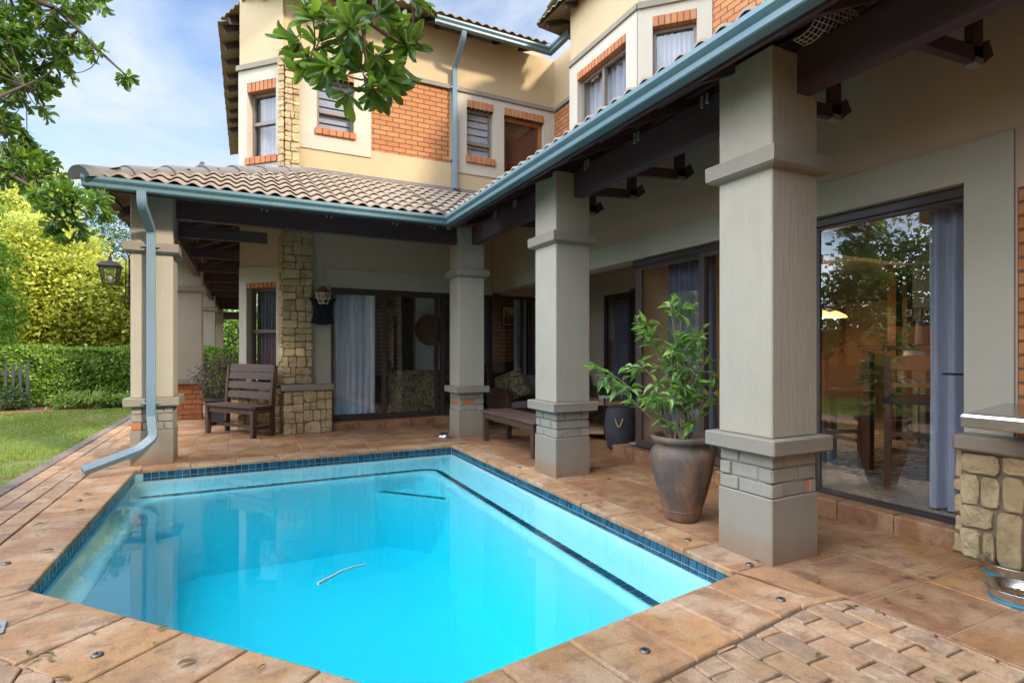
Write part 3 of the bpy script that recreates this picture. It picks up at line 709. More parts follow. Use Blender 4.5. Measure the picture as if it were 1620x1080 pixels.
walls('house_core', M['ochre'], [(6.15,11.2,-10,9.3,3.0,7.5),(4.6,11.2,-10,-4.25,-.1,7.4),(.3,5.6,9.9,18,3.0,7.5),(11.2,11.4,-4,9.3,-.1,7.5),(5.9,11.2,9.3,9.5,-.1,3.0),(RX+.25,11.2,-4.2,-4,-.1,7.5)])
walls('added_blocker_wall', M['brick'], [(-1.5,4.55,-5.6,-5.3,-.1,8.7)], 'added brick wall behind the camera that blocks light')  # unseen wall, added to block sky and sun from behind the camera
# brick at the far right of the lower wall
walls('right_brick_wall', M['brick'], [(RX+.01,RX+.25,-4,1.617,.0,2.3)], 'orange brick wall at the right edge')

# --- natural stone cladding
def stonepanel(mb, org, ud, nd, w, h, size, seed, thick=.05):
    rnd = random.Random(seed); org = Vector(org); ud = Vector(ud); nd = Vector(nd); rects = []
    def split(x0,y0,x1,y1):
        W, H = x1-x0, y1-y0
        if W < size*rnd.uniform(.75,1.7) and H < size*rnd.uniform(.6,1.35): rects.append((x0,y0,x1,y1)); return
        if W < size*.55 and H < size*1.5 or H < size*.5 and W < size*1.6: rects.append((x0,y0,x1,y1)); return
        t = rnd.uniform(.36,.64)
        if W*rnd.uniform(.75,1.3) > H: split(x0,y0,x0+W*t,y1); split(x0+W*t,y0,x1,y1)
        else: split(x0,y0,x1,y0+H*t); split(x0,y0+H*t,x1,y1)
    split(0,0,w,h); g_ = size*.014
    for x0,y0,x1,y1 in rects:
        W, H = x1-x0, y1-y0; j = min(W,H)*.09; rel = rnd.uniform(.5,1.0)*thick
        pts = []
        cor = [(x0+g_,y0+g_),(x1-g_,y0+g_),(x1-g_,y1-g_),(x0+g_,y1-g_)]
        cor = [(x+rnd.uniform(-j*.3,j)*(1 if i in (0,3) else -1), y+rnd.uniform(-j*.3,j)*(1 if i in (0,1) else -1)) for i,(x,y) in enumerate(cor)]
        for i in range(4):
            a_, b_ = Vector(cor[i]), Vector(cor[(i+1)%4]); L = (b_-a_).length; c_ = min(L*.2, size*.12)
            d = (b_-a_).normalized(); pts.append(a_+d*c_*rnd.uniform(.5,1.1)); pts.append((a_+b_)/2+Vector((rnd.uniform(-1,1),rnd.uniform(-1,1)))*j*.35); pts.append(b_-d*c_*rnd.uniform(.5,1.1))
        cx, cy = sum(p.x for p in pts)/12, sum(p.y for p in pts)/12; tx, ty = rnd.uniform(-.14,.14), rnd.uniform(-.14,.14)
        vs = []
        for sc, dep in ((1,-.01),(1.0,rel*.66),(.975,rel*.88),(.90,rel*.98),(.62,rel*1.0),(.30,rel*1.02)):
            for p in pts:
                q = Vector((cx+(p.x-cx)*sc, cy+(p.y-cy)*sc)); dd = dep+((q.x-cx)*tx+(q.y-cy)*ty)*(dep > 0)*.6+(rnd.uniform(-1,1)*rel*.13 if dep > 0 else 0)
                vs.append(org+ud*q.x+Vector((0,0,q.y))+nd*dd)
        n = 12; fs = [(r*n+i, r*n+(i+1)%n, (r+1)*n+(i+1)%n, (r+1)*n+i) for r in range(5) for i in range(n)]+[tuple(range(5*n,6*n))]
        mb.add(vs, fs, False)
sp = MB(); bk = MB()
stonepanel(sp, (.56,9.29,.775), (1,0,0), (0,-1,0), .44, 2.75, .19, 5, .032); bk.box(.57,.995,9.28,9.42,.77,3.75)
o = sp.build('stone_cladding', M['stone'], house); o['label'] = 'sandstone pilaster between the tower and the back door'; sp = MB()
stonepanel(sp, (.585,9.33,3.85), (1,0,0), (0,-1,0), .225, 2.29, .16, 6, .045); bk.box(.60,.795,9.312,9.41,3.85,6.14)
o = sp.build('stone_cladding', M['stone'], house); o['label'] = 'upper storey strip of sandstone blocks'; sp = MB()
stonepanel(sp, (.56,9.16,.0), (1,0,0), (0,-1,0), .72, .672, .19, 7, .036); bk.box(.57,1.285,9.148,9.42,-.02,.672)
o = sp.build('stone_cladding', M['stone'], house); o['label'] = 'low sandstone plinth beside the back sliding door'; sp = MB()
stonepanel(sp, (.56-.7071*.09,9.35+.7071*.09-.03,.775), (.7071,-.7071,0), (-.7071,-.7071,0), .11, 5.3, .13, 8, .03); o = sp.build('stone_cladding', M['stone'], house); o['label'] = 'narrow return of the sandstone pilaster'; sp = MB()
p0 = cc+ch*.90-cn*.012; stonepanel(sp, (p0.x,p0.y,0), (.7071,-.7071,0), (-.7071,-.7071,0), .86, .70, .19, 9, .035)
chbox(bk, -.0,.90,-.1,-.01,-.02,.72)
o = bk.build('stone_mortar', M['mortar'], house); o = sp.build('stone_cladding', M['stone'], house); o['label'] = 'sandstone plinth behind the high backed bench'
m = MB(); m.box(.53,1.31,9.10,9.42,.674,.77,.008); m.build('stone_ledge', M['trim'], house)
walls('plinth_strip', M['mortar'], [(1.285,1.298,9.2,9.42,-.02,.67)])

# --- steps
st = MB()
for i in range(7): slab(st, [(1.31+i*.432,9.25),(1.31+(i+1)*.432,9.25),(1.31+(i+1)*.432,9.46),(1.31+i*.432,9.46)], z=.13, bev=.012, thick=.135, jz=.001)
o = st.build('door_step', M['patio'], house); o['label'] = 'low tiled step under the back sliding doors'; st = MB()
for i in range(9): slab(st, [(4.14,1.86+i*.4107),(4.40,1.86+i*.4107),(4.40,1.86+(i+1)*.4107),(4.14,1.86+(i+1)*.4107)], z=.132, bev=.012, thick=.137, jz=.001)
o = st.build('door_step', M['patio'], house); o['label'] = 'tiled step of the right wing sliding door'; st = MB()
for i in range(4): slab(st, [(4.35+i*.4,9.30),(4.35+(i+1)*.4,9.30),(4.35+(i+1)*.4,9.46),(4.35+i*.4,9.46)], z=.11, bev=.01, thick=.11)
o = st.build('door_step', M['patio'], house); o['label'] = 'tiled step inside the covered lounge'
walls('sill_slab', M['floor'], [(4.402,4.5,1.62,5.55,.0,.14)]); walls('sill_slab', M['floor'], [(1.3,5.9,9.462,9.6,.0,.125)])

# --- windows
def soldier(parent, org, ud, nd, w, z0, z1, dep, n, under=None):
    m = MB(); org = Vector(org); ud = Vector(ud); nd = Vector(nd); s_ = w/n
    for i in range(n):
        a_ = org+ud*(i*s_+.004); b_ = org+ud*((i+1)*s_-.004); vs = []
        for z in (z0,z1):
            for p in (a_+nd*dep, b_+nd*dep, b_-nd*.12, a_-nd*.12): vs.append((p.x,p.y,z))
        m.add(vs, [(3,2,1,0),(4,5,6,7),(0,1,5,4),(1,2,6,5),(2,3,7,6),(3,0,4,7)])
    a_ = org+ud*.0; b_ = org+ud*w; vs = []; m2 = MB()
    return m
def window(name, org, ud, nd, w, z0, z1, transom=None, mull=None, fw=.045, mat='winframe', label=None, inset_=.10, blinds=None, top=None, sill=None, lab=None):
    """org: left end of the opening on the wall face at z=0"""
    org = Vector(org); ud = Vector(ud); nd = Vector(nd); M4 = Matrix(((ud.x,nd.x,0,org.x),(ud.y,nd.y,0,org.y),(0,0,1,0),(0,0,0,1)))
    f = MB(); d0, d1 = -inset_-.05, -inset_
    f.box(0,w,d0,d1,z0,z0+fw); f.box(0,w,d0,d1,z1-fw,z1); f.box(0,fw,d0,d1,z0+fw,z1-fw); f.box(w-fw,w,d0,d1,z0+fw,z1-fw)
    if transom: f.box(fw,w-fw,d0,d1+.012,transom-fw*.6,transom+fw*.6)
    if mull: f.box(mull-fw*.6,mull+fw*.6,d0,d1+.012,z0+fw,z1-fw)
    win = f.xf(M4).build('window', M[mat], house)
    if label: win['label'] = label
    f = MB(); f.quad((fw,d0+.02,z0+fw),(w-fw,d0+.02,z0+fw),(w-fw,d0+.02,z1-fw),(fw,d0+.02,z1-fw)); f.xf(M4).build('pane', M['upglass'], win)
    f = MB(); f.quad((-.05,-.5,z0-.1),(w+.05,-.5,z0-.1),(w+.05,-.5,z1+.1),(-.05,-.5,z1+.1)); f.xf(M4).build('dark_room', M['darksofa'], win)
    if top:
        f = MB(); n = max(3, round(w/.085)); s_ = w/n
        for i in range(n): f.box(i*s_+.007,(i+1)*s_-.007,-inset_,.012,z1,z1+top,.004)
        f.xf(M4).build('brick_lintel', M['redbrick'], win); f = MB(); f.box(0,w,-inset_,-.002,z1+.006,z1+top-.004); f.xf(M4).build('lintel_mortar', M['mortar'], win)
    if sill:
        n = max(3, round((w+.06)/.105)); s_ = (w+.06)/n; f = MB()
        for i in range(n): f.box(-.03+i*s_+.007,-.03+(i+1)*s_-.007,-inset_,.045,z0-sill,z0+.004,.004)
        f.xf(M4).build('brick_sill', M['redbrick'], win); f = MB(); f.box(0,w,-inset_,.030,z0-sill+.008,z0-.002); f.xf(M4).build('sill_mortar', M['mortar'], win)
    if blinds == 'net' or blinds == 'roller':
        f = MB()
        if blinds == 'roller':
            k = 0; z = z1-fw
            while z > z0+fw+.03: f.box(fw,w-fw,d0-.03,d0-.02,z-.105,z); z -= .135; k += 1
        else:
            nn = 60; vs = []
            for i in range(nn+1):
                x = w*i/nn; y = d0-.10+.03*math.sin(i*.9)+.012*math.sin(i*2.3)
                vs += [(x,y,z0),(x,y,z1)]
            f.add(vs, [(2*i,2*i+2,2*i+3,2*i+1) for i in range(nn)], True)
        f.xf(M4).build('blind' if blinds == 'roller' else 'net_curtain', M['net' if mat != 'bronze' else 'curtain3'], win)
    if blinds == 'slat':
        f = MB(); z = z1-fw
        while z > z0+fw: f.box(fw,w-fw,d0-.05,d0-.03,z-.022,z); z -= .035
        f.xf(M4).build('blind', M['chairwood'], win)
    return win
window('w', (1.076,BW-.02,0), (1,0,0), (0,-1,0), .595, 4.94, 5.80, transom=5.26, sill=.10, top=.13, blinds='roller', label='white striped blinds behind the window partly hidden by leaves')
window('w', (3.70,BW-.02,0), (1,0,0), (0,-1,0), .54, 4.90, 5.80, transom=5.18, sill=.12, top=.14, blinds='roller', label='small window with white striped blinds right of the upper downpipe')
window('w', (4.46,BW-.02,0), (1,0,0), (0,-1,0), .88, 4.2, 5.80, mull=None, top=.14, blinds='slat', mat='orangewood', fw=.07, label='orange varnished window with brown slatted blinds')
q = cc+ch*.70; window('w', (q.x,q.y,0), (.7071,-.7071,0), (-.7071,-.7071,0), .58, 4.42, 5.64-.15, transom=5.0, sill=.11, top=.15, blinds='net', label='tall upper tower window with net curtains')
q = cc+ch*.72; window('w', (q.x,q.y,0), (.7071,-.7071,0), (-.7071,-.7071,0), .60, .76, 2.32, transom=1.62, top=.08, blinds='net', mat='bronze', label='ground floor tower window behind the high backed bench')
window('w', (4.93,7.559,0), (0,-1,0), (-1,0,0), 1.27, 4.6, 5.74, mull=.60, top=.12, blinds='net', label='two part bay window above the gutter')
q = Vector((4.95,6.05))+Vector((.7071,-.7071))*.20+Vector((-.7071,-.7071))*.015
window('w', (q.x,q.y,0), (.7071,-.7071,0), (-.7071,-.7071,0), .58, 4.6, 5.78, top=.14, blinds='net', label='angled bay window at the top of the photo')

# --- sliding doors
def frame_box(m, a, b, x0, x1, z0, z1, axis):
    """bar whose length runs along axis 'x' or 'y'"""
    if axis == 'x': m.box(a,b,x0,x1,z0,z1,.003)
    else: m.box(x0,x1,a,b,z0,z1,.003)
door = MB()
Y0, Y1 = 1.892, 5.343
door.box(4.30,4.40,Y0,5.36,2.33,2.40,.003); door.box(4.325,4.375,Y0,5.35,2.30,2.332,.002); door.box(4.30,4.40,Y0,Y0+.03,.14,2.33,.003)
door.box(4.29,4.305,Y0,3.0,.14,.155); door.box(4.33,4.345,Y0,3.0,.14,.16); door.box(4.37,4.385,Y0,3.0,.14,.155); door.box(4.28,4.402,Y0,5.36,.132,.141)
sd = door.build('sliding_door', M['doorframe'], house); sd['label'] = 'wide aluminium sliding door of the right wing'
def leaf(y0, y1, x, st=.058, z0=.142, z1=2.33, handle=False, parent=sd):
    m = MB(); m.box(x-.02,x+.02,y0,y0+st,z0,z1,.003); m.box(x-.02,x+.02,y1-st,y1,z0,z1,.003); m.box(x-.018,x+.018,y0+st,y1-st,z0,z0+.075,.003); m.box(x-.018,x+.018,y0+st,y1-st,z1-.05,z1,.003)
    o = m.build('door_leaf', M['bronze'], parent)
    m = MB(); m.quad((x,y0+st,z0+.075),(x,y1-st,z0+.075),(x,y1-st,z1-.05),(x,y0+st,z1-.05)); g_ = m.build('glass', M['glass'], parent)
    return o
leaf(4.20,5.345,4.355,st=.11); leaf(3.1,4.26,4.325)
m = MB(); m.box(4.34,4.38,2.955,3.0,.142,2.33,.003); m.box(4.30,4.335,3.0,3.06,.142,2.33,.003); o = m.build('door_stile', M['bronze'], sd)
m = MB(); m.quad((4.352,Y0+.03,.16),(4.352,2.956,.16),(4.352,2.956,2.31),(4.352,Y0+.03,2.31)); m.build('glass', M['glass2'], sd)
m = MB(); m.box(4.31,4.345,Y0+.02,Y0+.16,1.135,1.15,.004); m.build('door_pull', M['black'], sd)
bd = MB(); yb = 9.42
bd.box(1.295,5.9,yb,yb+.09,2.30,2.352,.003); bd.box(1.295,5.9,yb,yb+.09,.126,.16,.003); bd.box(1.295,1.345,yb,yb+.09,.16,2.30,.003)
for x0, x1 in ((2.155,2.225),(3.10,3.17),(3.21,3.29),(4.15,4.235),(4.86,4.90),(5.02,5.10),(5.85,5.9)): bd.box(x0,x1,yb,yb+.07,.16,2.30,.003)
bdo = bd.build('sliding_door', M['doorframe'], house); bdo['label'] = 'dark framed sliding doors in the back wall beside the stone pier'
for q in ((1.345,2.155,.16,.235),(2.225,3.10,.16,.235),(3.29,4.15,.16,.235),(1.345,2.155,2.25,2.30),(2.225,3.1,2.25,2.30)):
    m = MB(); m.box(q[0],q[1],yb+.01,yb+.05,q[2],q[3]); m.build('door_rail', M['doorframe'], bdo)
m = MB()
for x0, x1 in ((1.345,2.155),(2.225,3.10),(3.29,4.15),(4.235,4.86),(5.10,5.85)): m.quad((x0,yb+.03,.235),(x1,yb+.03,.235),(x1,yb+.03,2.25),(x0,yb+.03,2.25))
m.build('glass', M['glass'], bdo)
m = MB(); m.box(3.075,3.095,yb-.03,yb,1.05,1.25,.004); m.build('door_pull', M['black'], bdo)
rd = MB(); rd.box(5.86,5.90,6.6,8.115,2.24,2.30); rd.box(5.86,5.90,8.04,8.115,.0,2.24); rd.box(5.86,5.90,7.35,7.42,.0,2.24); rd.box(5.86,5.9,6.6,6.68,0,2.24)
rdo = rd.build('sliding_door', M['doorframe'], house); rdo['label'] = 'dark door with curtains inside the covered lounge'
m = MB(); m.quad((5.885,6.68,0),(5.885,8.04,0),(5.885,8.04,2.24),(5.885,6.68,2.24)); m.build('glass', M['glass'], rdo)

# --- tiled roofs
def tiles(mb, p0, p1, up, z0, slope, length, keep=None, course=.33, pitch=.167, amp=.040, step=.042, seed=0):
    """eave from p0 to p1, rising along horizontal unit vector up"""
    rnd = random.Random(seed); p0 = Vector(p0); p1 = Vector(p1); e = p1-p0; L = e.length; e.normalize(); up = Vector(up)
    k = 8; nc = int(L/pitch*k)+1; du = pitch/k; hc = course*math.cos(math.atan(slope)); nj = math.ceil(length/hc)
    prof = [amp*(.5+.5*math.cos(2*PI*i/k))**.8 for i in range(k)]
    for j in range(nj):
        s0 = j*hc-.02; s1 = min((j+1)*hc+.02, length+.02); sh = rnd.uniform(-.006,.006)
        vs = []
        jit = 0
        for i in range(nc+1):
            if i % k == 4: jit = rnd.uniform(-.005,.005)
            h = prof[i % k]; x = i*du
            for s_, zz in ((s0+jit, h+step-.017),(s0+jit, h+step),(s1, h+.0)):
                q = p0+e*x+up*s_; vs.append((q.x, q.y, z0+slope*s_+zz))
        fs = []
        for i in range(nc):
            a_ = i*3; b_ = a_+3; c = (Vector(vs[a_+1])+Vector(vs[b_+2]))/2
            if keep and not keep(c.x, c.y): continue
            fs += [(a_,b_,b_+1,a_+1),(a_+1,b_+1,b_+2,a_+2)]
        mb.add(vs, fs, True)
SL = .445; EZ = 3.085
r = MB(); tiles(r, (-1.5,6.93), (2.46,6.93), (0,1), EZ, SL, 2.47, keep=lambda x,y: (x+1.5 > y-6.93-.05) and (x-2.46 < y-6.93), seed=1)
tiles(r, (2.46,6.93), (2.46,-4), (1,0), EZ, SL, 2.6, keep=lambda x,y: y-6.93 < x-2.46+.05, seed=2)
tiles(r, (-1.5,25.6), (-1.5,6.93), (1,0), EZ, SL, 1.46, keep=lambda x,y: (y-6.93 > x+1.5-.05), seed=3)
tiles(r, (2.4,6.93), (4.9,6.93), (0,1), EZ, SL, 2.47, keep=lambda x,y: (x-2.46 < y-6.93), seed=4)
vr = r.build('veranda_roof', M['tile'], house); vr['label'] = 'beige roof tiles over the veranda'
# ceiling skin under the tiles (tile undersides)
us = MB()
def skin(mb, pts, dz): 
    n = len(pts); mb.add([(x,y,z+dz) for x,y,z in pts]+[(x,y,z+dz-.012) for x,y,z in pts], [tuple(range(n)), tuple(reversed(range(n,2*n)))]+[(i,(i+1)%n,n+(i+1)%n,n+i) for i in range(n)])
def rz(d): return EZ+SL*d
skin(us, [(-1.14,7.29,rz(.35)),(2.82,7.29,rz(.35)),(4.99,9.46,rz(2.5)),(1.0,9.46,rz(2.5))], -.035)
skin(us, [(2.82,7.29,rz(.35)),(2.82,-4,rz(.35)),(5.0,-4,rz(2.54)),(5.0,9.46,rz(2.5))], -.036)
skin(us, [(-1.14,7.29,rz(.35)),(1.0,9.46,rz(2.5)),(.3,9.8,rz(1.9)),(-.05,10.1,rz(1.5)),(-.05,25.6,rz(1.5)),(-1.14,25.6,rz(.35))], -.037)
us.build('roof_underside', M['darkwood'], vr)
# ridge and hip caps
rc = MB()
def caps(mb, a, b, n, r0=.12, ov=.06):
    a, b = Vector(a), Vector(b); d = (b-a); L = d.length; d.normalize(); s_ = L/n; sd_ = d.cross(Vector((0,0,1))).normalized(); u_ = sd_.cross(d)
    for i in range(n):
        vs = []
        for t, rr in ((i*s_-ov, r0+.026+.006*math.sin(i*5)),(i*s_-ov+.035, r0+.034+.006*math.sin(i*5)),(i*s_+s_*.45, r0+.004),((i+1)*s_, r0-.004)):
            for k in range(11):
                an_ = PI*(k/10); p = a+d*t+sd_*(-math.cos(an_)*rr)+u_*(math.sin(an_)*rr*.78-.035); vs.append(p)
        fs = [(q*11+k, q*11+k+1, (q+1)*11+k+1, (q+1)*11+k) for q in range(3) for k in range(10)]
        mb.add(vs, fs, True); mb.add(vs[:11], [tuple(reversed(range(11)))])
        if i == n-1: mb.add(vs[33:], [tuple(range(11))])
caps(rc, (-1.47,6.96,EZ+.03), (.93,9.36,rz(2.43)+.03), 7, .135)
caps(rc, (.85,9.36,rz(2.44)+.02), (.45,9.60,rz(2.1)+.02), 2, .09)
rc.build('ridge_tiles', M['ridge'], vr)
fl = MB(); fl.bar((.95,9.365,rz(2.44)+.045),(4.9,9.365,rz(2.44)+.045),.07,.085); fl.build('mortar_flashing', M['ridge'], vr)
bdm = MB(); bdm.box(2.505,2.53,-4,6.9,3.075,3.158); bdm.build('tile_bedding', M['tile'], vr)
# gutters
def gutter(mb, path, inw, zb):
    """path of the outer lip (x,y); inw = inward offset vectors at each point"""
    sec = [(.115,0),(.115,.10),(.112,.10),(.112,.004),(.040,.004),(.034,.012),(.032,.045),(.018,.062),(.004,.078),(.003,.100),(.016,.103),(.016,.107),(-.002,.107),(-.004,.075),(.010,.058),(.026,.043),(.028,.008),(.036,.0)]
    n = len(sec); vs = []
    for p, w_ in zip(path, inw):
        for q, z in sec: vs.append((p[0]+w_[0]*q, p[1]+w_[1]*q, zb+z))
    mb.add(vs, [(r_*n+i, r_*n+(i+1)%n, (r_+1)*n+(i+1)%n, (r_+1)*n+i) for r_ in range(len(path)-1) for i in range(n)])
    mb.add(vs[:n], [tuple(range(n))]); mb.add(vs[-n:], [tuple(reversed(range(n)))])
gm = MB(); gutter(gm, [(-1.48,6.87),(2.40,6.87),(2.40,-4)], [(0,1),(1,1),(1,0)], 2.985); gu = gm.build('gutter', M['gutter'], house); gu['label'] = 'blue grey gutter round the veranda eave'
gm = MB(); gutter(gm, [(2.93,8.78),(5.10,8.78),(5.10,8.15)], [(0,1),(1,1),(1,0)], 6.86); gu2 = gm.build('gutter', M['gutter'], house); gu2['label'] = 'short blue grey gutter under the upper eave'
fm = MB(); fm.box(-1.46,2.5,6.995,7.02,2.97,3.10); fm.box(2.525,2.55,-4,7.0,2.97,3.10); fm.build('fascia_board', M['darkwood'], house)
# downpipes (ribbed, rectangular)
def pipe(path, w=.085, d=.065, name='downpipe', ax=(1,0,0)):
    m = MB(); sec = []; nr_ = 5
    for i in range(nr_*2+1): sec.append((-w/2+w*i/(nr_*2), -d/2-(.004 if i%2 else 0)))
    for i in range(nr_*2+1): sec.append((w/2-w*i/(nr_*2), d/2+(.004 if i%2 else 0)))
    n = len(sec); vs = []; ax = Vector(ax)
    P = [Vector(p) for p in path]
    for i, p in enumerate(P):
        t = ((P[min(i+1,len(P)-1)]-p).normalized() if i < len(P)-1 else (p-P[i-1]).normalized()); t0 = (p-P[i-1]).normalized() if i else t
        tt = (t+t0).normalized(); a_ = (ax - tt*ax.dot(tt)).normalized(); b_ = tt.cross(a_)
        for x, y in sec: vs.append(p+a_*x+b_*y)
    m.add(vs, [(r_*n+i, r_*n+(i+1)%n, (r_+1)*n+(i+1)%n, (r_+1)*n+i) for r_ in range(len(P)-1) for i in range(n)])
    m.add(vs[-n:], [tuple(reversed(range(n)))])
    return m.build(name, M['pipe'], house)
def bend(path, idx, rad=.06, k=5):
    out = []
    for i, p in enumerate(path):
        if i in idx:
            a_, b_, c_ = Vector(path[i-1]), Vector(p), Vector(path[i+1]); u_ = b_+(a_-b_).normalized()*rad; v_ = b_+(c_-b_).normalized()*rad
            for q in range(k+1):
                t = q/k; out.append(tuple(u_*(1-t)**2+b_*2*t*(1-t)+v_*t*t))
        else: out.append(p)
    return out
dp = pipe(bend([(-.97,6.93,3.0),(-.97,6.94,2.86),(-.935,7.325,2.66),(-.935,7.325,.56),(-.90,7.22,.33),(-1.03,7.12,.22),(-1.47,6.92,.075)], (1,2,4,5), .055)); dp['label'] = 'ribbed blue grey downpipe with a kicked out foot on the corner column'
bm = MB(); bm.box(-1.02,-.85,7.30,7.39,.70,.722,.002); bm.box(-1.02,-.85,7.30,7.39,2.47,2.492,.002); bm.build('pipe_bracket', M['pipe'], dp)
dp2 = pipe(bend([(3.44,8.86,6.86),(3.44,8.88,6.76),(3.44,9.325,6.42),(3.44,9.325,4.24)], (1,2), .06)); dp2['label'] = 'blue grey downpipe down the upper brick wall'
bm = MB(); bm.box(3.37,3.51,9.30,9.38,6.06,6.08); bm.box(3.37,3.51,9.30,9.40,4.75,4.77); bm.build('pipe_bracket', M['pipe'], dp2)
bm = MB(); bm.box(3.475,3.53,9.29,9.34,4.21,4.26,.006); bm.build('pipe_outlet', M['bronze'], dp2)
# beams
def beam(name, p0, p1, w, h, label, up=(0,0,1), mat='darkwoodx'):
    m = MB(); m.bar(p0, p1, w, h, up); o = m.build(name, M[mat], house)
    if label: o['label'] = label
    return o
beam('beam', (-.73,7.76,3.035), (2.88,7.76,3.035), .11, .27, 'long dark timber beam across the front veranda')
for y0, y1 in ((5.24,7.62),(2.66,4.80),(-.3,2.25),(-4,-.3)): beam('beam', (3.14,y0,3.035), (3.14,y1,3.035), .11, .27, None, mat='darkwood')
for y0, y1 in ((7.88,11.95),(12.37,17.4),(17.82,24.0)): beam('beam', (-.80,y0,2.86), (-.80,y1,2.86), .10, .26, None, mat='darkwood')
beam('beam', (-.8,25.2,2.75), (1.0,25.2,2.75), .1,.3,None)
# rafters
for i in range(14):
    y = 6.45-i*.78
    m = MB(); m.bar((2.53,y,rz(.07)-.10),(4.25,y,rz(1.79)-.10),.05,.115); m.build('rafter', M['darkwoodx'], house)
for i in range(5):
    x = -.55+i*.78; m = MB(); m.bar((x,7.0,rz(.07)-.10),(x,9.4,rz(2.47)-.10),.05,.115); m.build('rafter', M['darkwood'], house)
m = MB(); m.bar((2.47,6.94,rz(0)-.09),(4.25,8.72,rz(1.78)-.09),.06,.13); m.build('valley_rafter', M['darkwoodx'], house)
m = MB(); m.bar((-1.45,6.98,rz(0)-.09),(.5,8.93,rz(1.95)-.09),.06,.13); m.build('hip_rafter', M['darkwoodx'], house)
for i in range(20):
    y = 8.3+i*.85; m = MB(); m.bar((-1.42,y,rz(.05)-.10),(-.05,y,rz(1.4)-.10),.05,.11); m.build('rafter', M['darkwoodx'], house)
    if i % 2 == 0 and i < 17: m = MB(); m.bar((-.75,y,2.86),(.3,y,2.86),.05,.15); m.build('tie_beam', M['darkwoodx'], house)
# battens under the tiles
for i in range(7):
    d = .12+i*.30; m = MB(); m.box(2.46+d,2.50+d,-4,6.9+d,rz(d)-.085,rz(d)-.05); m.build('batten', M['darkwood'], house)
for i in range(5):
    d = .12+i*.30; m = MB(); m.box(-1.5+d,-1.46+d,6.99+d,25,rz(d)-.085,rz(d)-.05); m.build('batten', M['darkwood'], house)
# small trusses hanging over the right wing veranda
for y in (1.69,2.55,3.99+.14,4.87,5.66,6.5):
    m = MB(); m.bar((3.18,y,3.00),(3.93,y,3.055),.05,.09); m.bar((3.90,y,3.03),(3.90,y,3.62),.05,.10,(1,0,0)); m.bar((3.93,y,3.05),(4.05,y,3.13),.05,.10)
    t_ = m.build('truss', M['darkwoodx'], house)
    m = MB(); m.box(3.86,3.95,y-.030,y+.030,2.99,3.035,.004); m.build('metal_hanger', M['galv'], t_)
for y in (2.95,3.73,4.5,6.1,6.7):                        # pale mortar dabs and clips on the beam
    m = MB()
    for k in range(2): m.box(3.055,3.08,y+k*.05,y+k*.05+.022,3.12-.015*k,3.20,.004)
    m.build('beam_clip', M['galv'], house)
for x in (.2,1.0,1.9,2.45):
    m = MB()
    for k in range(2): m.box(x+k*.06,x+k*.06+.024,7.685,7.705,3.10-.01*k,3.17,.004)
    m.build('beam_clip', M['galv'], house)
# upper roofs
ur = MB()
e1 = [(-.33,18.0),(-.38,10.75),(.50,8.80),(5.12,8.80)]
def seg_up(a_, b_):
    d = (Vector(b_)-Vector(a_)).normalized(); return (-d.y, d.x)
for a_, b_ in zip(e1[:-1], e1[1:]): tiles(ur, a_, b_, seg_up(a_, b_), 6.98, .45, 1.25, seed=5, keep=lambda x,y: y > 8.7)
e2 = [(4.62,8.35),(4.72,6.55),(5.35,5.15),(5.30,-4)]
for a_, b_ in zip([(5.9,8.5)]+e2[:-1], e2):
    tiles(ur, a_, b_, seg_up(a_, b_), 6.98, .45, 1.0, seed=6)
uro = ur.build('upper_roof', M['tileup'], house); uro['label'] = 'mossy tiles of the upper roof'
ud_ = MB()
def soff(pts, z, inner, zi):
    n = len(pts); vs = [(x,y,z) for x,y in pts]+[(x,y,zi) for x,y in inner]
    ud_.add(vs, [(i,i+1,n+i+1,n+i) for i in range(n-1)])
0 and soff(e1+[(5.12,8.2)], 6.965, [(.9,18.0),(.9,11.2),(1.2,10.3),(6.0,10.3),(6.4,10.2)], 7.56)
soff([(5.9,8.5)]+e2, 6.965, [(6.6,7.6),(6.2,7.6),(6.2,6.9),(6.6,5.7),(6.6,-4)], 7.55)
ud_.build('soffit', M['tileup'], uro)
for x in (1.2,1.9,2.6,3.15,3.75,4.3,4.85):
    m = MB(); m.bar((x,8.86,6.93),(x,9.5,7.2),.07,.09); m.build('rafter_end', M['darkwood'], uro)
for y in (8.2,7.6,7.0,6.4): m = MB(); m.bar((4.72,y,6.95),(5.4,y,7.24),.07,.10); m.build('rafter_end', M['darkwoodx'], uro)
for i in range(9): m = MB(); m.bar((-.30,10.9+i*.62,6.965),(.3,10.9+i*.62,7.22),.07,.10); m.build('rafter_end', M['darkwoodx'], uro)
for k in range(4):
    q = Vector((-.38,10.75))*(1-(k+.5)/4)+Vector((.5,8.8))*((k+.5)/4); w_ = Vector((.91,.41)); m = MB(); m.bar((q.x+w_.x*.06,q.y+w_.y*.06,6.965),(q.x+w_.x*.8,q.y+w_.y*.8,7.28),.07,.10); m.build('rafter_end', M['darkwoodx'], uro)
m = MB(); m.box(-.02,.10,9.97,18,7.2,7.3); m.build('wall_plate', M['darkwood'], uro)
fb = MB()
for a_, b_ in zip(e1[:-1], e1[1:]): fb.bar((*a_,6.965),(*b_,6.965),.03,.06)
for a_, b_ in zip(e2[:-1], e2[1:]): fb.bar((*a_,6.965),(*b_,6.965),.03,.06)

make_column('veranda_column', 'plastered veranda column just behind the camera by the feeding bowls', 2.86,3.28,-.72,-.30, M['paintbrick'], seed=12)
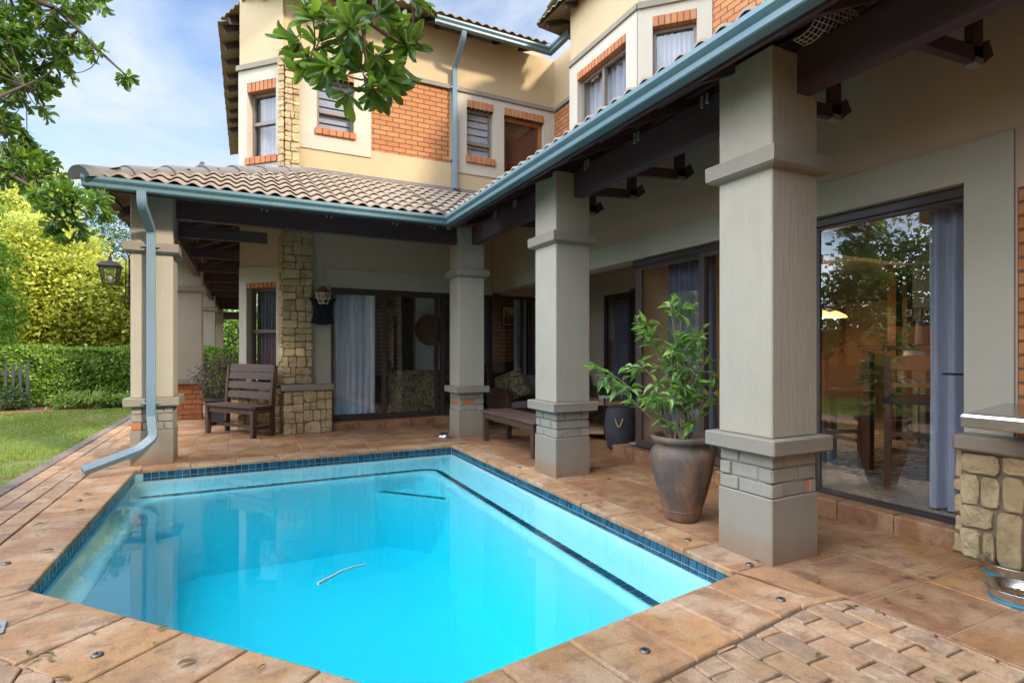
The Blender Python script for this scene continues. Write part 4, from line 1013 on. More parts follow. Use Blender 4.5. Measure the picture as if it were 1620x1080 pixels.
# ================================================================== rooms behind the glass
def room(mat, boxes, name='indoor_wall', label=None):
    return walls(name, mat, boxes, label)
room(M['floor'], [(4.505,11.2,-4,5.34,.0,.139),(6.11,11.2,5.34,9.3,.0,.139),(.75,6.3,9.66,14.2,.0,.124)], 'indoor_floor')
room(M['ceiling'], [(4.51,11.2,-4,4.05,2.72,2.8),(6.11,11.2,4.05,9.3,2.70,2.8),(4.51,6.10,4.05,5.35,2.72,2.8),(.75,6.3,9.66,14.2,2.55,2.65)], 'indoor_ceiling')
room(M['bluewall'], [(7.72,7.9,-4,4.0,.14,2.72),(6.11,6.13,5.49,9.2,.14,2.7)])
room(M['ceiling'], [(4.52,7.9,4.0,4.16,2.42,2.72)], 'bulkhead')
cvm = MB()
for k, w_ in enumerate((.05,.10)): cvm.box(4.52,7.70,4.0-.05*(k+1)+.002,4.0-.05*k,2.72-.045*(2-k),2.718); cvm.box(7.72-.05*(k+1),7.72-.05*k-.002,-4,3.9,2.72-.045*(2-k),2.717)
cvm.build('cornice', M['white'], house)
room(M['warmwall'], [(11.0,11.19,-4,5.6,.14,2.7),(11.0,11.19,5.6,8.6,.14,1.0),(11.0,11.19,5.6,8.6,2.3,2.7),(6.12,6.9,9.1,9.29,.14,2.7),(9.9,11.0,9.1,9.29,.14,2.7),(6.9,9.9,9.1,9.29,.14,1.0),(6.9,9.9,9.1,9.29,2.15,2.7)])
room(M['chairwood'], [(7.66,7.80,4.165,4.27,.14,2.6),(7.9,7.99,3.9,4.16,.14,2.42)], 'door_post')
room(M['white'], [(.74,.80,9.66,14.2,.12,2.6),(.8,6.3,14.1,14.2,.12,2.6),(5.9,6.1,9.66,14.1,.12,2.6)])
room(M['indoorbrick'], [(2.35,3.05,11.6,12.0,.12,2.55)], label='orange indoor brick')
room(M['indoorbrick'], [(4.78,5.27,10.6,10.8,.12,2.55)], label='orange indoor brick behind the framed picture')
room(M['bluewall'], [(4.25,4.78,10.6,10.8,.12,2.55)])
room(M['lowband'], [(5.27,5.42,10.5,10.8,.12,2.55)])

def curtain(name, label, p0, p1, z0, z1, mat, amp=.045, wl=.13, seed=0, taper=0.0, group='curtains behind the glass'):
    rnd = random.Random(seed); p0 = Vector(p0); p1 = Vector(p1); d = p1-p0; L = d.length; d.normalize(); n_ = Vector((-d.y,d.x)); N = int(L/.010); rows = 14; vs = []
    ph = [rnd.uniform(0,6) for _ in range(3)]
    for j in range(rows+1):
        v = j/rows; z = z0+(z1-z0)*v; tk = 1-taper*(1-v)*v*3.2
        for i in range(N+1):
            s_ = i/N*L*tk; a_ = amp*(.75+.35*math.sin(ph[0]+v*1.5+i*.01)); y = a_*math.sin(2*PI*i/N*L/wl+.5*math.sin(v*2.1+ph[1])+.9*math.sin(i*.021+ph[2]))+.4*a_*math.sin(4*PI*i/N*L/wl+ph[1])
            q = p0+d*s_+n_*y; vs.append((q.x,q.y,z))
    m = MB(); m.add(vs, [(j*(N+1)+i,j*(N+1)+i+1,(j+1)*(N+1)+i+1,(j+1)*(N+1)+i) for j in range(rows) for i in range(N)], True)
    c = (p0+p1)/2; o = m.build(name, mat); return tag(o, label, 'curtain', group)
curtain('curtain', 'long blue grey curtain hanging at the right end of the glass beside the steel counter', (4.56,1.93), (4.56,2.27), .155, 2.34, M['curtain'], .04, .115, 1)
curtain('curtain', 'blue grey curtain behind the glass leaf above the potted plant', (4.60,4.30), (4.60,5.0), .155, 2.34, M['curtain3'], .045, .17, 2)
curtain('curtain', 'pale blue curtain behind the back door glass next to the black bag', (1.36,9.66), (2.08,9.66), .14, 2.30, M['curtain2'], .04, .10, 3)
curtain('curtain', 'narrow curtain at the right edge of the back lounge glass behind the camouflage cushion', (4.82,9.66), (5.1,9.66), .14, 2.30, M['curtain'], .03, .09, 4)
curtain('curtain', 'dark curtain behind the covered lounge side door', (6.0,6.7), (6.0,8.0), .15, 2.2, M['curtain3'], .04, .14, 5)

# picture on the brick wall
pc = thing('framed_picture', 'framed orange desert landscape picture on the indoor brick wall', 'picture', (5.155,10.58,2.05)); pc.scale = (.52,1,.58)
m = MB(); m.box(-.38,.38,-.03,.0,-.40,-.34); m.box(-.38,.38,-.03,0,.34,.40); m.box(-.38,-.32,-.03,0,-.34,.34); m.box(.32,.38,-.03,0,-.34,.34); m.build('frame', M['black'], pc)
m = MB(); m.box(-.32,.32,-.012,-.002,-.34,.34); m.build('mount', M['white'], pc)
def artm():
    n = NT('desert_print'); z = n.n('ShaderNodeSeparateXYZ', {0: n.co()}).outputs[2]; a_ = n.noise(6, 3, .6)
    k = n.math('ADD', z, n.math('MULTIPLY', a_, .12)); return n.done(n.pbsdf(n.ramp(n.math('ADD', n.math('MULTIPLY', k, 1.6), .4), [(0,(.4,.08,.03)),(.32,(.35,.07,.03)),(.36,(.05,.07,.06)),(.42,(.55,.35,.12)),(.8,(.75,.55,.25))]), .6))
m = MB(); m.box(-.28,.28,-.018,-.013,-.30,.30); m.build('print', artm(), pc)
m = MB()
for x, w_, h_ in ((-.16,.05,.30),(-.02,.04,.18),(.09,.03,.12)): m.prism([(x-w_,0),(x+w_,0),(x+w_*.6,h_),(x-w_*.5,h_*.94)], -.022,-.019)
m.xf(Matrix.Translation((0,0,-.06)) @ Matrix(((1,0,0,0),(0,0,1,0),(0,1,0,0),(0,0,0,1)))); m.build('painted_rocks', solidbrick('red_rock_paint', (.5,.12,.04), (.35,.08,.03)), pc)

wb = thing('wall_basket', 'round woven basket hanging on the lounge wall behind the back door', 'basket', (3.35,10.6,1.72))
m = MB(); m.lathe([(.0,.0),(.18,.02),(.27,.06),(.31,.10),(.30,.115),(.26,.075),(.17,.035),(.0,.02)], n=36); m.xf(Matrix.Rotation(PI/2,4,'X')); m.build('tray', wood('woven_reed', (.14,.07,.045), (.22,.12,.075), .8), wb)
room(M['white'], [(3.10,3.60,10.62,10.8,.12,2.55)])
ls = thing('lounge_sofa', 'dark sofa seen through the back sliding door', 'sofa', (3.1,10.1,.125))
m = MB(); m.box(-.75,.9,-.3,.5,.0,.42,.05); m.build('base', M['darksofa'], ls); m = MB(); m.box(-.75,.9,-.42,-.18,.0,.82,.07); m.build('backrest', M['camo'], ls)
ls2 = thing('lounge_armchair', 'black leather armchair behind the glass under the framed picture', 'armchair', (4.85,10.05,.125)); ls2.scale = (.8,.8,.95)
m = MB(); m.box(-.45,.45,-.4,.4,.05,.45,.08); m.build('seat', M['darksofa'], ls2); m = MB(); m.box(-.5,.5,.15,.5,.4,1.0,.12); m.box(-.6,-.40,-.4,.5,.05,.66,.08); m.box(.40,.6,-.4,.5,.05,.66,.08); m.build('backrest', M['darksofa'], ls2)
fg = thing('figurine', 'small pale standing figurine behind the middle of the back door glass', 'figurine', (2.72,11.2,.0))
m = MB(); m.box(-.4,.4,-.2,.2,.125,.80,.01); 
cab = tag(m.build('cabinet', M['chairwood']), 'dark low cabinet under the small figurine behind the back door', 'cabinet'); cab.location = (2.72,11.2,0)
m = MB(); m.lathe([(.0,.80),(.05,.80),(.055,.83),(.03,.90),(.045,.98),(.05,1.05),(.022,1.10),(.03,1.14),(.028,1.18),(.0,1.2)], n=14); m.build('body', M['ceramic'], fg)
m = MB(); m.tube([(-.04,0,1.04),(-.07,-.01,.98),(-.03,-.04,.94)], .012, 6); m.tube([(.04,0,1.04),(.07,-.01,.98),(.04,-.04,.93)], .012, 6); m.build('arms', M['ceramic'], fg)

# dining room
pl = thing('pendant_lamp', 'iron pendant lamp with three glowing amber shades in the dining room', 'lamp', (7.2,4.86,2.7))
m = MB(); m.tube([(0,0,0),(0,0,-.45)], .006, 6); m.tube([(0,0,-.3),(-.22,0,-.80)], .006, 6); m.tube([(0,0,-.3),(.22,0,-.80)], .006, 6); m.tube([(-.34,0,-.82),(.34,0,-.82)], .012, 6); m.tube([(0,0,-.45),(0,0,-.86)], .016, 6)
for s_ in (-1,1): m.tube([(s_*.03,0,-.62),(s_*.15,0,-.68),(s_*.24,0,-.78),(s_*.30,0,-.76),(s_*.27,0,-.71)], .009, 6)
m.build('frame', M['black'], pl)
for x in (-.27,0,.27):
    m = MB(); m.lathe([(.02,-.84),(.05,-.85),(.13,-.895),(.155,-.93),(.15,-.93),(.12,-.905),(.04,-.865)], (x,0,0), 20); sh_ = m.build('lamp_shade', M['lampshade'], pl)
    m = MB(); m.lathe([(.0,-.90),(.02,-.91),(.026,-.935),(.0,-.96)], (x,0,0), 10); m.build('bulb', M['bulb'], sh_)
ld = bpy.data.lights.new('pendant_light', 'POINT'); ld.energy = 10; ld.color = (1,.66,.34); ld.shadow_soft_size = .12; lo_ = bpy.data.objects.new('pendant_light', ld); COL.objects.link(lo_); lo_.parent = pl; lo_.location = (0,-.0,-1.05)
dlm = thing('ceiling_downlight', 'small lit ceiling spotlight above the pendant lamp', 'lamp', (7.9,5.9,2.69))
m = MB(); m.lathe([(.06,0),(.06,-.012),(.045,-.014),(.04,-.004)], n=18); m.build('ring', M['white'], dlm); m = MB(); m.lathe([(.0,-.006),(.039,-.006)], n=18); m.build('lens', M['bulb'], dlm)
ld = bpy.data.lights.new('spot_light', 'POINT'); ld.energy = 7; ld.color = (1,.72,.42); ld.shadow_soft_size = .06; l2 = bpy.data.objects.new('spot_light', ld); COL.objects.link(l2); l2.parent = dlm; l2.location = (0,0,-.12)
# kitchen window frame at the far end
kw_ = MB()
for x0, x1 in ((6.9,6.96),(8.3,8.37),(9.84,9.9)): kw_.box(x0,x1,9.1,9.16,1.0,2.15)
kw_.box(6.9,9.9,9.1,9.16,1.0,1.05); kw_.box(6.9,9.9,9.1,9.16,2.1,2.15)
for y0, y1 in ((5.6,5.66),(7.0,7.07),(8.54,8.6)): kw_.box(11.0,11.06,y0,y1,1.0,2.3)
kwo = kw_.build('kitchen_window', M['orangewood'], house)
kc = thing('kitchen_counter', 'dark kitchen counter with things on it behind the dining table', 'counter', (8.4,7.2,.14))
m = MB(); m.box(-1.2,1.2,-.3,.3,0,.86,.01); m.build('cabinet', M['chairwood'], kc); m = MB(); m.box(-1.25,1.25,-.34,.34,.86,.90,.008); m.build('worktop', M['drum'], kc)
vz = thing('flower_vase', 'vase of small yellow flowers on the kitchen counter', 'vase', (7.75,7.0,1.041))
m = MB(); m.lathe([(.0,0),(.06,0),(.08,.08),(.05,.16),(.06,.19),(.055,.19),(.0,.15)], n=18); m.build('vase', M['ceramic'], vz)
m = MB()
for i in range(26):
    a_ = random.uniform(0,6.28); rr = random.uniform(.03,.18); m.lathe([(.0,.012),(.02,.004),(.014,-.008),(0,-.01)], (rr*math.cos(a_),rr*math.sin(a_),.26+random.uniform(-.03,.12)), 7)
m.build('flowers', solidbrick('yellow_petals', (.6,.38,.04), (.7,.3,.03)), vz)
cn_ = thing('canister', 'white canister on the kitchen counter beside the flowers', 'canister', (8.35,7.0,1.041)); m = MB(); m.lathe([(0,0),(.05,0),(.052,.14),(.0,.14)], n=18); m.build('body', M['white'], cn_); m = MB(); m.lathe([(.0,.165),(.02,.165),(.054,.15),(.054,.14)], n=18); m.build('lid', M['ceramic'], cn_)
# bar table and chairs
bt = thing('bar_table', 'tall dark wooden bar table inside the right glass door', 'table', (6.15,2.95,.14))
m = MB(); m.box(-.75,.9,-.35,.35,1.16,1.21,.006); m.build('tabletop', M['chairwood'], bt)
for x, y in ((-.68,-.28),(-.68,.28),(.82,-.28),(.82,.28)):
    m = MB(); m.box(x-.04,x+.04,y-.04,y+.04,0,1.16,.004); m.build('leg', M['chairwood'], bt)
def barchair(label, loc, rz_):
    t = thing('bar_chair', label, 'chair', loc, rz_, 'bar chairs at the tall table')
    for x, y in ((-.2,-.2),(.2,-.2)):
        m = MB(); m.bar((x,y,0),(x,y+.02,1.12),.05,.04,(0,1,0)); m.build('leg', M['chairwood'], t)
    for x, y in ((-.2,.2),(.2,.2)):
        m = MB(); m.bar((x,y,0),(x,y,.72),.05,.05,(0,1,0)); m.build('leg', M['chairwood'], t)
    m = MB(); m.box(-.24,.24,-.22,.24,.72,.78,.012); m.build('seat', M['darksofa'], t)
    m = MB(); m.box(-.19,.19,-.205,-.175,1.0,1.12,.006); m.box(-.17,.17,-.20,-.18,.86,.90,.004)
    for x in (-.11,0,.11): m.box(x-.025,x+.025,-.20,-.18,.90,1.0)
    m.build('backrest', M['orangewood'], t)
    m = MB(); m.box(-.18,.18,.185,.215,.25,.29); m.box(-.18,.18,-.215,-.185,.45,.49); m.box(-.215,-.185,-.18,.18,.35,.39); m.box(.185,.215,-.18,.18,.35,.39); m.build('stretcher', M['chairwood'], t)
    return t
barchair('bar chair with an orange wooden backrest nearest the curtain', (5.12,2.62,.14), R(-62)); barchair('bar chair farther left behind the glass, under the pendant lamp', (5.35,3.55,.14), R(-110))
rg = tag(MB().box(5.15,7.2,2.0,3.9,.1405,.150,.003).build('floor_rug', M['rug']), 'mottled black and cream rug on the dining room floor', 'rug')
tl = thing('table_lamp', 'white shaded lamp behind the bar table', 'lamp', (7.35,3.75,.14))
m = MB(); m.lathe([(.0,0),(.12,.0),(.12,.03),(.02,.05),(.02,1.0),(.0,1.0)], n=18); m.build('stand', M['chairwood'], tl); m = MB(); m.lathe([(.16,.98),(.13,1.22),(.128,1.22),(.158,.98)], n=24); m.build('lamp_shade', M['white'], tl)
# key rack: letter tiles K E Y S with hooks, bags hanging below
kr = thing('key_rack', 'key rack of four small letter tiles reading KEYS on the blue wall', 'key rack', (7.715,3.87,1.79))
GL = {'K': [((-.3,-.5),(-.3,.5)),((-.3,0),(.3,.5)),((-.1,.12),(.3,-.5))], 'E': [((-.3,-.5),(-.3,.5)),((-.3,.5),(.3,.5)),((-.3,0),(.2,0)),((-.3,-.5),(.3,-.5))],
      'Y': [((0,-.5),(0,0)),((0,0),(-.32,.5)),((0,0),(.32,.5))], 'S': [((.3,.4),(0,.5)),((0,.5),(-.3,.3)),((-.3,.3),(.28,-.22)),((.28,-.22),(0,-.5)),((0,-.5),(-.3,-.4))]}
for i, c in enumerate('KEYS'):
    y = .165-i*.105; m = MB(); m.box(-.016,0,y-.047,y+.047,-.05,.05,.003); t_ = m.build('letter_tile', M['net'], kr)
    m = MB(); m.box(-.019,-.0161,y-.047,y+.047,.044,.05); m.box(-.019,-.0161,y-.047,y+.047,-.05,-.044); m.box(-.019,-.0161,y+.041,y+.047,-.044,.044); m.box(-.019,-.0161,y-.047,y-.041,-.044,.044)
    for (a0,b0),(a1,b1) in GL[c]: m.bar((-.019,y-a0*.06,b0*.062),(-.019,y-a1*.06,b1*.062),.010,.005,(1,0,0))
    m.build('letter', M['black'], t_)
    m = MB(); m.tube([(-.01,y,-.05),(-.012,y,-.085),(-.03,y,-.095),(-.04,y,-.08)], .004, 6); m.build('hook', M['black'], kr)
def hangbag(label, y, z0, z1, w, mat, name='hanging_bag', cat='bag'):
    t = thing(name, label, cat, (7.66,y,z1), group='bags hanging from the key rack'); m = MB(); h_ = z1-z0
    prof = [(w*.15,-.0),(w*.35,-h_*.25),(w*.5,-h_*.6),(w*.48,-h_*.9),(w*.2,-h_),(0,-h_)]; m.lathe(prof, n=14, sx=.5); m.build('bag_body', mat, t)
    m = MB(); m.tube([(0,-w*.15,-.02),(0,0,.06),(0,w*.15,-.02)], .006, 6); m.build('strap', mat, t)
hangbag('black cap and bag hanging leftmost under the KEYS rack', 3.97, 1.38, 1.68, .22, M['darksofa']); hangbag('pale tote bag hanging under the letter E tile', 3.90, 1.38, 1.66, .20, M['net']); hangbag('dark cloth bag hanging under the letter Y tile', 3.77, 1.36, 1.68, .18, M['bag']); hangbag('white drawstring bag hanging rightmost under the KEYS rack', 3.66, 1.45, 1.66, .16, M['net'])

# ================================================================== things on the veranda
def slatbench():
    # stands just clear of the angled tower wall
    t = thing('high_backed_bench', 'dark weathered wooden bench with a slatted back in front of the tower window', 'bench', (.12,8.91,0))
    d = Vector((-.574,.819)); n_ = Vector((d.y,-d.x))   # along the seat, towards the wall
    L = 1.16; D = .36
    def P(s_, q, z): v = d*s_+n_*q; return (v.x, v.y, z)
    for s_ in (.03, L-.03):
        m = MB(); m.bar(P(s_,.035,0),P(s_,.035,.42),.065,.065,(d.x,d.y,0)); m.build('leg', M['bench'], t)
    for s_ in (.03, L-.03):
        m = MB(); pts = [(D,0),(D,.42),(D+.01,.62),(D+.03,.85),(D+.055,1.07)]
        for (q0,z0),(q1,z1) in zip(pts[:-1],pts[1:]): m.bar(P(s_,q0,z0),P(s_,q1,z1+.004),.045,.075,(d.x,d.y,0)) if 0 else m.bar(P(s_,q0,z0),P(s_,q1,z1+.004),.07,.045,(d.x,d.y,0))
        m.build('back_post', M['bench'], t)
    m = MB()
    for k in range(5): m.bar(P(-.02,-.01+k*.077+.03,.457),P(L+.02,-.01+k*.077+.03,.457),.071,.026,(0,0,1))
    m.build('seat', M['bench'], t)
    m = MB(); m.bar(P(.06,.035,.395),P(L-.06,.035,.395),.028,.09,(0,0,1)); m.bar(P(.03,.06,.40),P(.03,D-.03,.40),.03,.08,(0,0,1)); m.bar(P(L-.03,.06,.40),P(L-.03,D-.03,.40),.03,.08,(0,0,1)); m.build('apron', M['bench'], t)
    m = MB(); m.bar(P(.03,.06,.14),P(.03,D-.03,.14),.03,.05); m.bar(P(L-.03,.06,.14),P(L-.03,D-.03,.14),.03,.05); m.bar(P(.045,D*.5,.14),P(L-.045,D*.5,.14),.03,.05); m.build('stretcher', M['bench'], t)
    for z, q in ((.61,.012),(.76,.022),(.91,.036),):
        m = MB(); m.bar(P(.06,D+q-.012,z-.062+.06),P(L-.06,D+q-.012,z-.062+.06),.11,.022,(n_.x*.97,n_.y*.97,-.2)) ; m.build('back_slat', M['bench'], t)
    m = MB(); m.bar(P(.06,D+.040,1.03),P(L-.06,D+.040,1.03),.12,.022,(n_.x*.97,n_.y*.97,-.2)); m.build('back_slat', M['bench'], t)
slatbench()
b2 = thing('backless_bench', 'plain backless wooden bench between two veranda columns', 'bench', (3.12,5.75,0))
for x, y in ((.03,.03),(.40,.03),(.03,1.50),(.40,1.50)):
    m = MB(); m.box(x-.03,x+.04,y-.03,y+.04,0,.415,.004); m.build('leg', M['bench'], b2)
m = MB()
for k in range(5): m.box(-.015+k*.093,-.015+k*.093+.088,-.04,1.60,.415,.445,.004)
m.build('seat', wood('bench_boards', (.085,.042,.033), (.19,.115,.085), .55, axis=1, bs=.5), b2)
m = MB(); m.box(.0,.03,.08,1.46,.33,.412,.003); m.box(.41,.44,.08,1.46,.33,.412,.003); m.box(.08,.36,.01,.03,.33,.412); m.box(.08,.36,1.50,1.52,.33,.412); m.build('apron', M['bench'], b2)
def bowl(loc, label, s=1.0, blue=False, food=False, flip=False):
    t = thing('feeding_bowl', label, 'bowl', loc); m = MB()
    prof = [(.0,.006),(.125,.006),(.135,.012),(.146,.045),(.158,.076),(.168,.080),(.166,.076),(.152,.070),(.136,.030),(.120,.018),(.0,.016)]
    if flip: prof = [(.0,.075),(.095,.075),(.108,.068),(.118,.035),(.140,.004),(.150,.0),(.155,.004),(.122,.05),(.105,.08),(.09,.085),(.0,.085)]
    m.lathe([(r_*s, z*s) for r_, z in prof], n=40); m.build('bowl_body', M['steel'], t)
    if blue: m = MB(); m.lathe([(.10*s,0),(.139*s,0),(.141*s,.012*s),(.134*s,.014*s),(.10*s,.006*s)], n=40); m.build('rubber_base', M['rubberblue'], t)
    if food:
        m = MB()
        for i in range(60):
            a_ = random.uniform(0,6.28); rr = math.sqrt(random.random())*.10; q = random.uniform(.006,.009); m.lathe([(0,-q*.6),(q,-.001),(q*.8,q*.4),(0,q*.6)], (rr*math.cos(a_)*s,rr*math.sin(a_)*s,.028+random.uniform(0,.014)), 7)
        o = m.build('kibble', M['kibble'], t)
bowl((3.62,1.37,0), 'steel feeding bowl of dry food with a blue base, nearest the right edge', .88, True, True)
bowl((4.0,1.545,0), 'second steel feeding bowl against the stone base', .95, True)
bowl((2.72,7.79,0), 'upturned steel bowl on the paving at the far corner of the pool', .78, flip=True)
# stool
dr = thing('drum_stool', 'charcoal barrel shaped stool with a rope handle', 'stool', (4.50,5.86,0))
m = MB(); m.lathe([(0,0),(.15,0),(.165,.02),(.20,.17),(.21,.29),(.20,.42),(.178,.53),(.170,.545),(.0,.55)], n=40); m.build('barrel', M['drum'], dr)
for a0 in (-2.3, .84):
    m = MB(); P_ = []
    for i in range(9):
        t = i/8; an_ = a0+(t-.5)*.46; P_.append(((.205+.03*math.sin(PI*t))*math.cos(an_),(.205+.03*math.sin(PI*t))*math.sin(an_), .42-.10*math.sin(PI*t)))
    m.tube(P_, .010, 8); m.build('rope_handle', M['rope'], dr)
# round two-tier table
rt = thing('round_table', 'round two tier wooden table with thin black legs behind the stool', 'table', (4.95,6.92,0))
for z in (.50,.08): m = MB(); m.lathe([(0,z),(.47,z),(.475,z+.01),(.475,z+.035),(.465,z+.045),(0,z+.045)], n=48); m.build('tabletop' if z > .3 else 'shelf', M['tabletop'], rt)
for a_ in (-2.1,-.0,2.1,-2.1+3.1):
    m = MB(); m.tube([(.49*math.cos(a_),.49*math.sin(a_),0),(.49*math.cos(a_),.49*math.sin(a_),.62)], .011, 8); m.build('leg', M['black'], rt)
gp = thing('grey_planter', 'small grey planter with a succulent on the round table', 'planter', (4.86,6.70,.545)); m = MB(); m.lathe([(0,0),(.085,0),(.10,.10),(.095,.10),(.08,.08),(.0,.08)], n=24); m.build('planter', M['ceramic'], gp)
m = MB()
for i in range(26):
    a_ = i*2.4; r_ = .015+.003*i; p = Vector((r_*math.cos(a_),r_*math.sin(a_),.085)); q = p+Vector((math.cos(a_)*.05,math.sin(a_)*.05,.07-.0015*i)); m.bar(p,q,.022,.006,(0,0,1))
m.build('succulent', M['leafdark'], gp)
sk = tag(MB().lathe([(0,0),(.05,.01),(.075,.05),(.06,.09),(.0,.10)], n=18).build('round_stone', M['ceramic']), 'round pale stone ornament at the left of the round table', 'ornament'); sk.location = (4.62,6.85,.546)
# sofa with cushions
sf = thing('veranda_sofa', 'brown wooden sofa with taupe cushions in the covered lounge', 'sofa', (3.90,8.12,0))
m = MB(); m.box(0,1.95,0,.78,.18,.30,.008); m.box(0.0,1.95,.72,.80,.30,.75,.008); m.build('frame', M['bench'], sf)
for x in (0,1.86): m = MB(); m.box(x,x+.09,0,.74,.30,.62,.008); m.box(x-.01,x+.10,-.02,.76,.62,.66,.008); m.build('armrest', M['bench'], sf)
for x, y in ((.04,.04),(1.9,.04),(.04,.74),(1.9,.74)): m = MB(); m.box(x-.04,x+.04,y-.04,y+.04,0,.18); m.build('leg', M['bench'], sf)
for x in (.10,.98): m = MB(); m.box(x,x+.86,.03,.70,.305,.44,.04); m.build('seat_cushion', M['sofa'], sf)
for x in (.10,.98): m = MB(); m.box(x,x+.86,.54,.71,.44,.86,.05); m.build('back_cushion', M['sofa'], sf)
def cushion(label, loc, rot, s=.46, mat='camo'):
    N = 14; vs = []; 
    for sd_ in (1,-1):
        for j in range(N+1):
            for i in range(N+1):
                u, v = i/N*2-1, j/N*2-1; e_ = (1-abs(u)**3)*(1-abs(v)**3); pin = 1-.07*(1-abs(v))*(abs(u)**4)-.0; pin2 = 1-.07*(1-abs(u))*(abs(v)**4)
                vs.append((u*s/2*pin2 if 0 else u*s/2*pin, sd_*.075*max(e_,0)**.45*(1+.1*math.sin(u*5+v*3)), v*s/2*pin2))
    k = (N+1)**2; fs = []
    for j in range(N):
        for i in range(N):
            a_ = j*(N+1)+i; fs.append((a_,a_+N+1,a_+N+2,a_+1)); fs.append((k+a_,k+a_+1,k+a_+N+2,k+a_+N+1))
    m = MB(); m.add(vs, fs, True); o = m.build('cushion', M[mat]); o.location = loc; o.rotation_euler = rot
    return tag(o, label, 'cushion', 'cushions on the veranda sofa')
cushion('camouflage patterned cushion tilted on one corner at the left end of the sofa', (4.16,8.38,.71), (R(-18),R(-22),R(-8)), .50)
cushion('camouflage cushion at the right end of the sofa beyond the middle column', (5.58,8.42,.69), (R(-20),R(10),R(10)), .50)

# steel counter on the stone base
oc = thing('outdoor_counter', 'stainless steel counter top on a rough stone base at the right edge', 'counter', (4.1,1.2,0))
m = MB(); top = [(3.33-4.1,1.50-1.2),(4.245-4.1,1.69-1.2),(4.245-4.1,-2.4),(3.33-4.1,-2.4)]
vs = []; tp = ccw(top)
for ins, z in ((.012,.905),(0,.915),(0,.962),(.008,.975),(.020,.980)):
    for p in inset(tp, ins): vs.append((p[0],p[1],z))
n = 4; m.add(vs, [(r_*n+i, r_*n+(i+1)%n, (r_+1)*n+(i+1)%n, (r_+1)*n+i) for r_ in range(4) for i in range(n)], False); m.add(vs[-4:], [(0,1,2,3)]); m.add(vs[:4], [(3,2,1,0)]); m.build('steel_top', M['steel'], oc)
sp = MB(); stonepanel(sp, (4.10-4.1,1.84-1.2,0), (0,-1,0), (-1,0,0), 2.2, .675, .26, 21, .042); stonepanel(sp, (4.245-4.1,1.86-1.2,0), (-1,0,0), (0,1,0), .13, .675, .2, 22, .04)
o = sp.build('stone_base', M['stone'], oc)
m = MB(); m.box(-.012,.14,-1.6,1.835-1.2,-.02,.675); m.build('mortar', M['mortar'], oc)
m = MB(); m.box(-.07,.145,-1.6,1.865-1.2,.677,.775,.015); m.build('ledge', M['trim'], oc)
for y in (-.2,-1.6): m = MB(); m.bar((.14,y,.50),(-.62,y,.89),.04,.04); m.build('bracket', M['galv'], oc)

# wire basket tucked on the column top
wbk = thing('wire_basket', 'rolled piece of wire mesh tucked above the nearest column', 'wire mesh', (3.0,2.22,3.16))
m = MB()
def wp(u, v):
    an_ = -1.9+u*3.2; r_ = .12+.03*v; return (-.02+v*.34-.05*math.cos(an_)*0, -.06+r_*math.cos(an_)*-1, .12+r_*math.sin(an_)*.9)
for i in range(13): m.tube([wp(i/12, j/8) for j in range(9)], .0030, 4)
for j in range(11): m.tube([wp(i/16, j/10) for i in range(17)], .0030, 4)
m.build('mesh', M['wire'], wbk)

# lanterns
ll = thing('bracket_lantern', 'black iron lantern on a curled bracket at the left of the corner column', 'lantern', (-1.14,7.58,2.165)); ll.scale = (.88,.88,.70)
m = MB(); m.tube([(-.045,0,-.52),(-.045,0,.28),(-.055,0,.34),(-.09,0,.385),(-.15,0,.405),(-.21,0,.385),(-.245,0,.34),(-.25,0,.28)], .0095, 8)
m.tube([(-.085,0,-.36),(-.08,0,.24),(-.10,0,.30),(-.145,0,.315),(-.18,0,.28),(-.17,0,.25),(-.145,0,.26)], .006, 6); m.tube([(-.085,0,-.36),(-.10,0,-.42),(-.14,0,-.46)], .006, 6)
for z in (.02,-.20): m.tube([(-.09,0,z),(.0,0,z)], .006, 6)
m.build('bracket', M['black'], ll)
ox = -.25
m = MB(); c4 = lambda w, z: [(ox-w,-w,z),(ox+w,-w,z),(ox+w,w,z),(ox-w,w,z)]
rings_ = [(.125,.125),(.128,.135),(.085,.20),(.078,.205),(.03,.225),(.016,.25),(.016,.29)]; vs = []
for w, z in rings_: vs += c4(w, z)
m.add(vs, [(r_*4+i, r_*4+(i+1)%4, (r_+1)*4+(i+1)%4, (r_+1)*4+i) for r_ in range(len(rings_)-1) for i in range(4)]); m.add(vs[:4], [(3,2,1,0)]); m.build('roof', M['lampbrown'], ll)
m = MB()
for sx, sy in ((-1,-1),(1,-1),(1,1),(-1,1)): m.bar((ox+sx*.098,sy*.098,.125),(ox+sx*.068,sy*.068,-.145),.014,.014)
m.box(ox-.10,ox+.10,-.10,.10,.112,.126); m.box(ox-.072,ox+.072,-.072,.072,-.155,-.14)
for sy in (-1,1):
    for k in range(2):
        pts = [(ox+.055*math.sin(t_)*(1 if k else -1), sy*(.084+.0*t_), .055-k*.11+.045*math.cos(t_)) for t_ in [i*PI/8 for i in range(17)]]; m.tube(pts, .0035, 5)
for sx in (-1,1):
    for k in range(2):
        pts = [(ox+sx*.084, .055*math.sin(t_)*(1 if k else -1), .055-k*.11+.045*math.cos(t_)) for t_ in [i*PI/8 for i in range(17)]]; m.tube(pts, .0035, 5)
m.build('cage', M['lampbrown'], ll)
m = MB()
for sx, sy in ((0,-1),(1,0),(0,1),(-1,0)):
    w0, w1 = .092, .064
    if sy: m.quad((ox-w1,sy*w1,-.14),(ox+w1,sy*w1,-.14),(ox+w0,sy*w0,.112),(ox-w0,sy*w0,.112))
    else: m.quad((ox+sx*w1,-w1,-.14),(ox+sx*w1,w1,-.14),(ox+sx*w0,w0,.112),(ox+sx*w0,-w0,.112))
m.build('lamp_glass', M['lampglass'], ll)
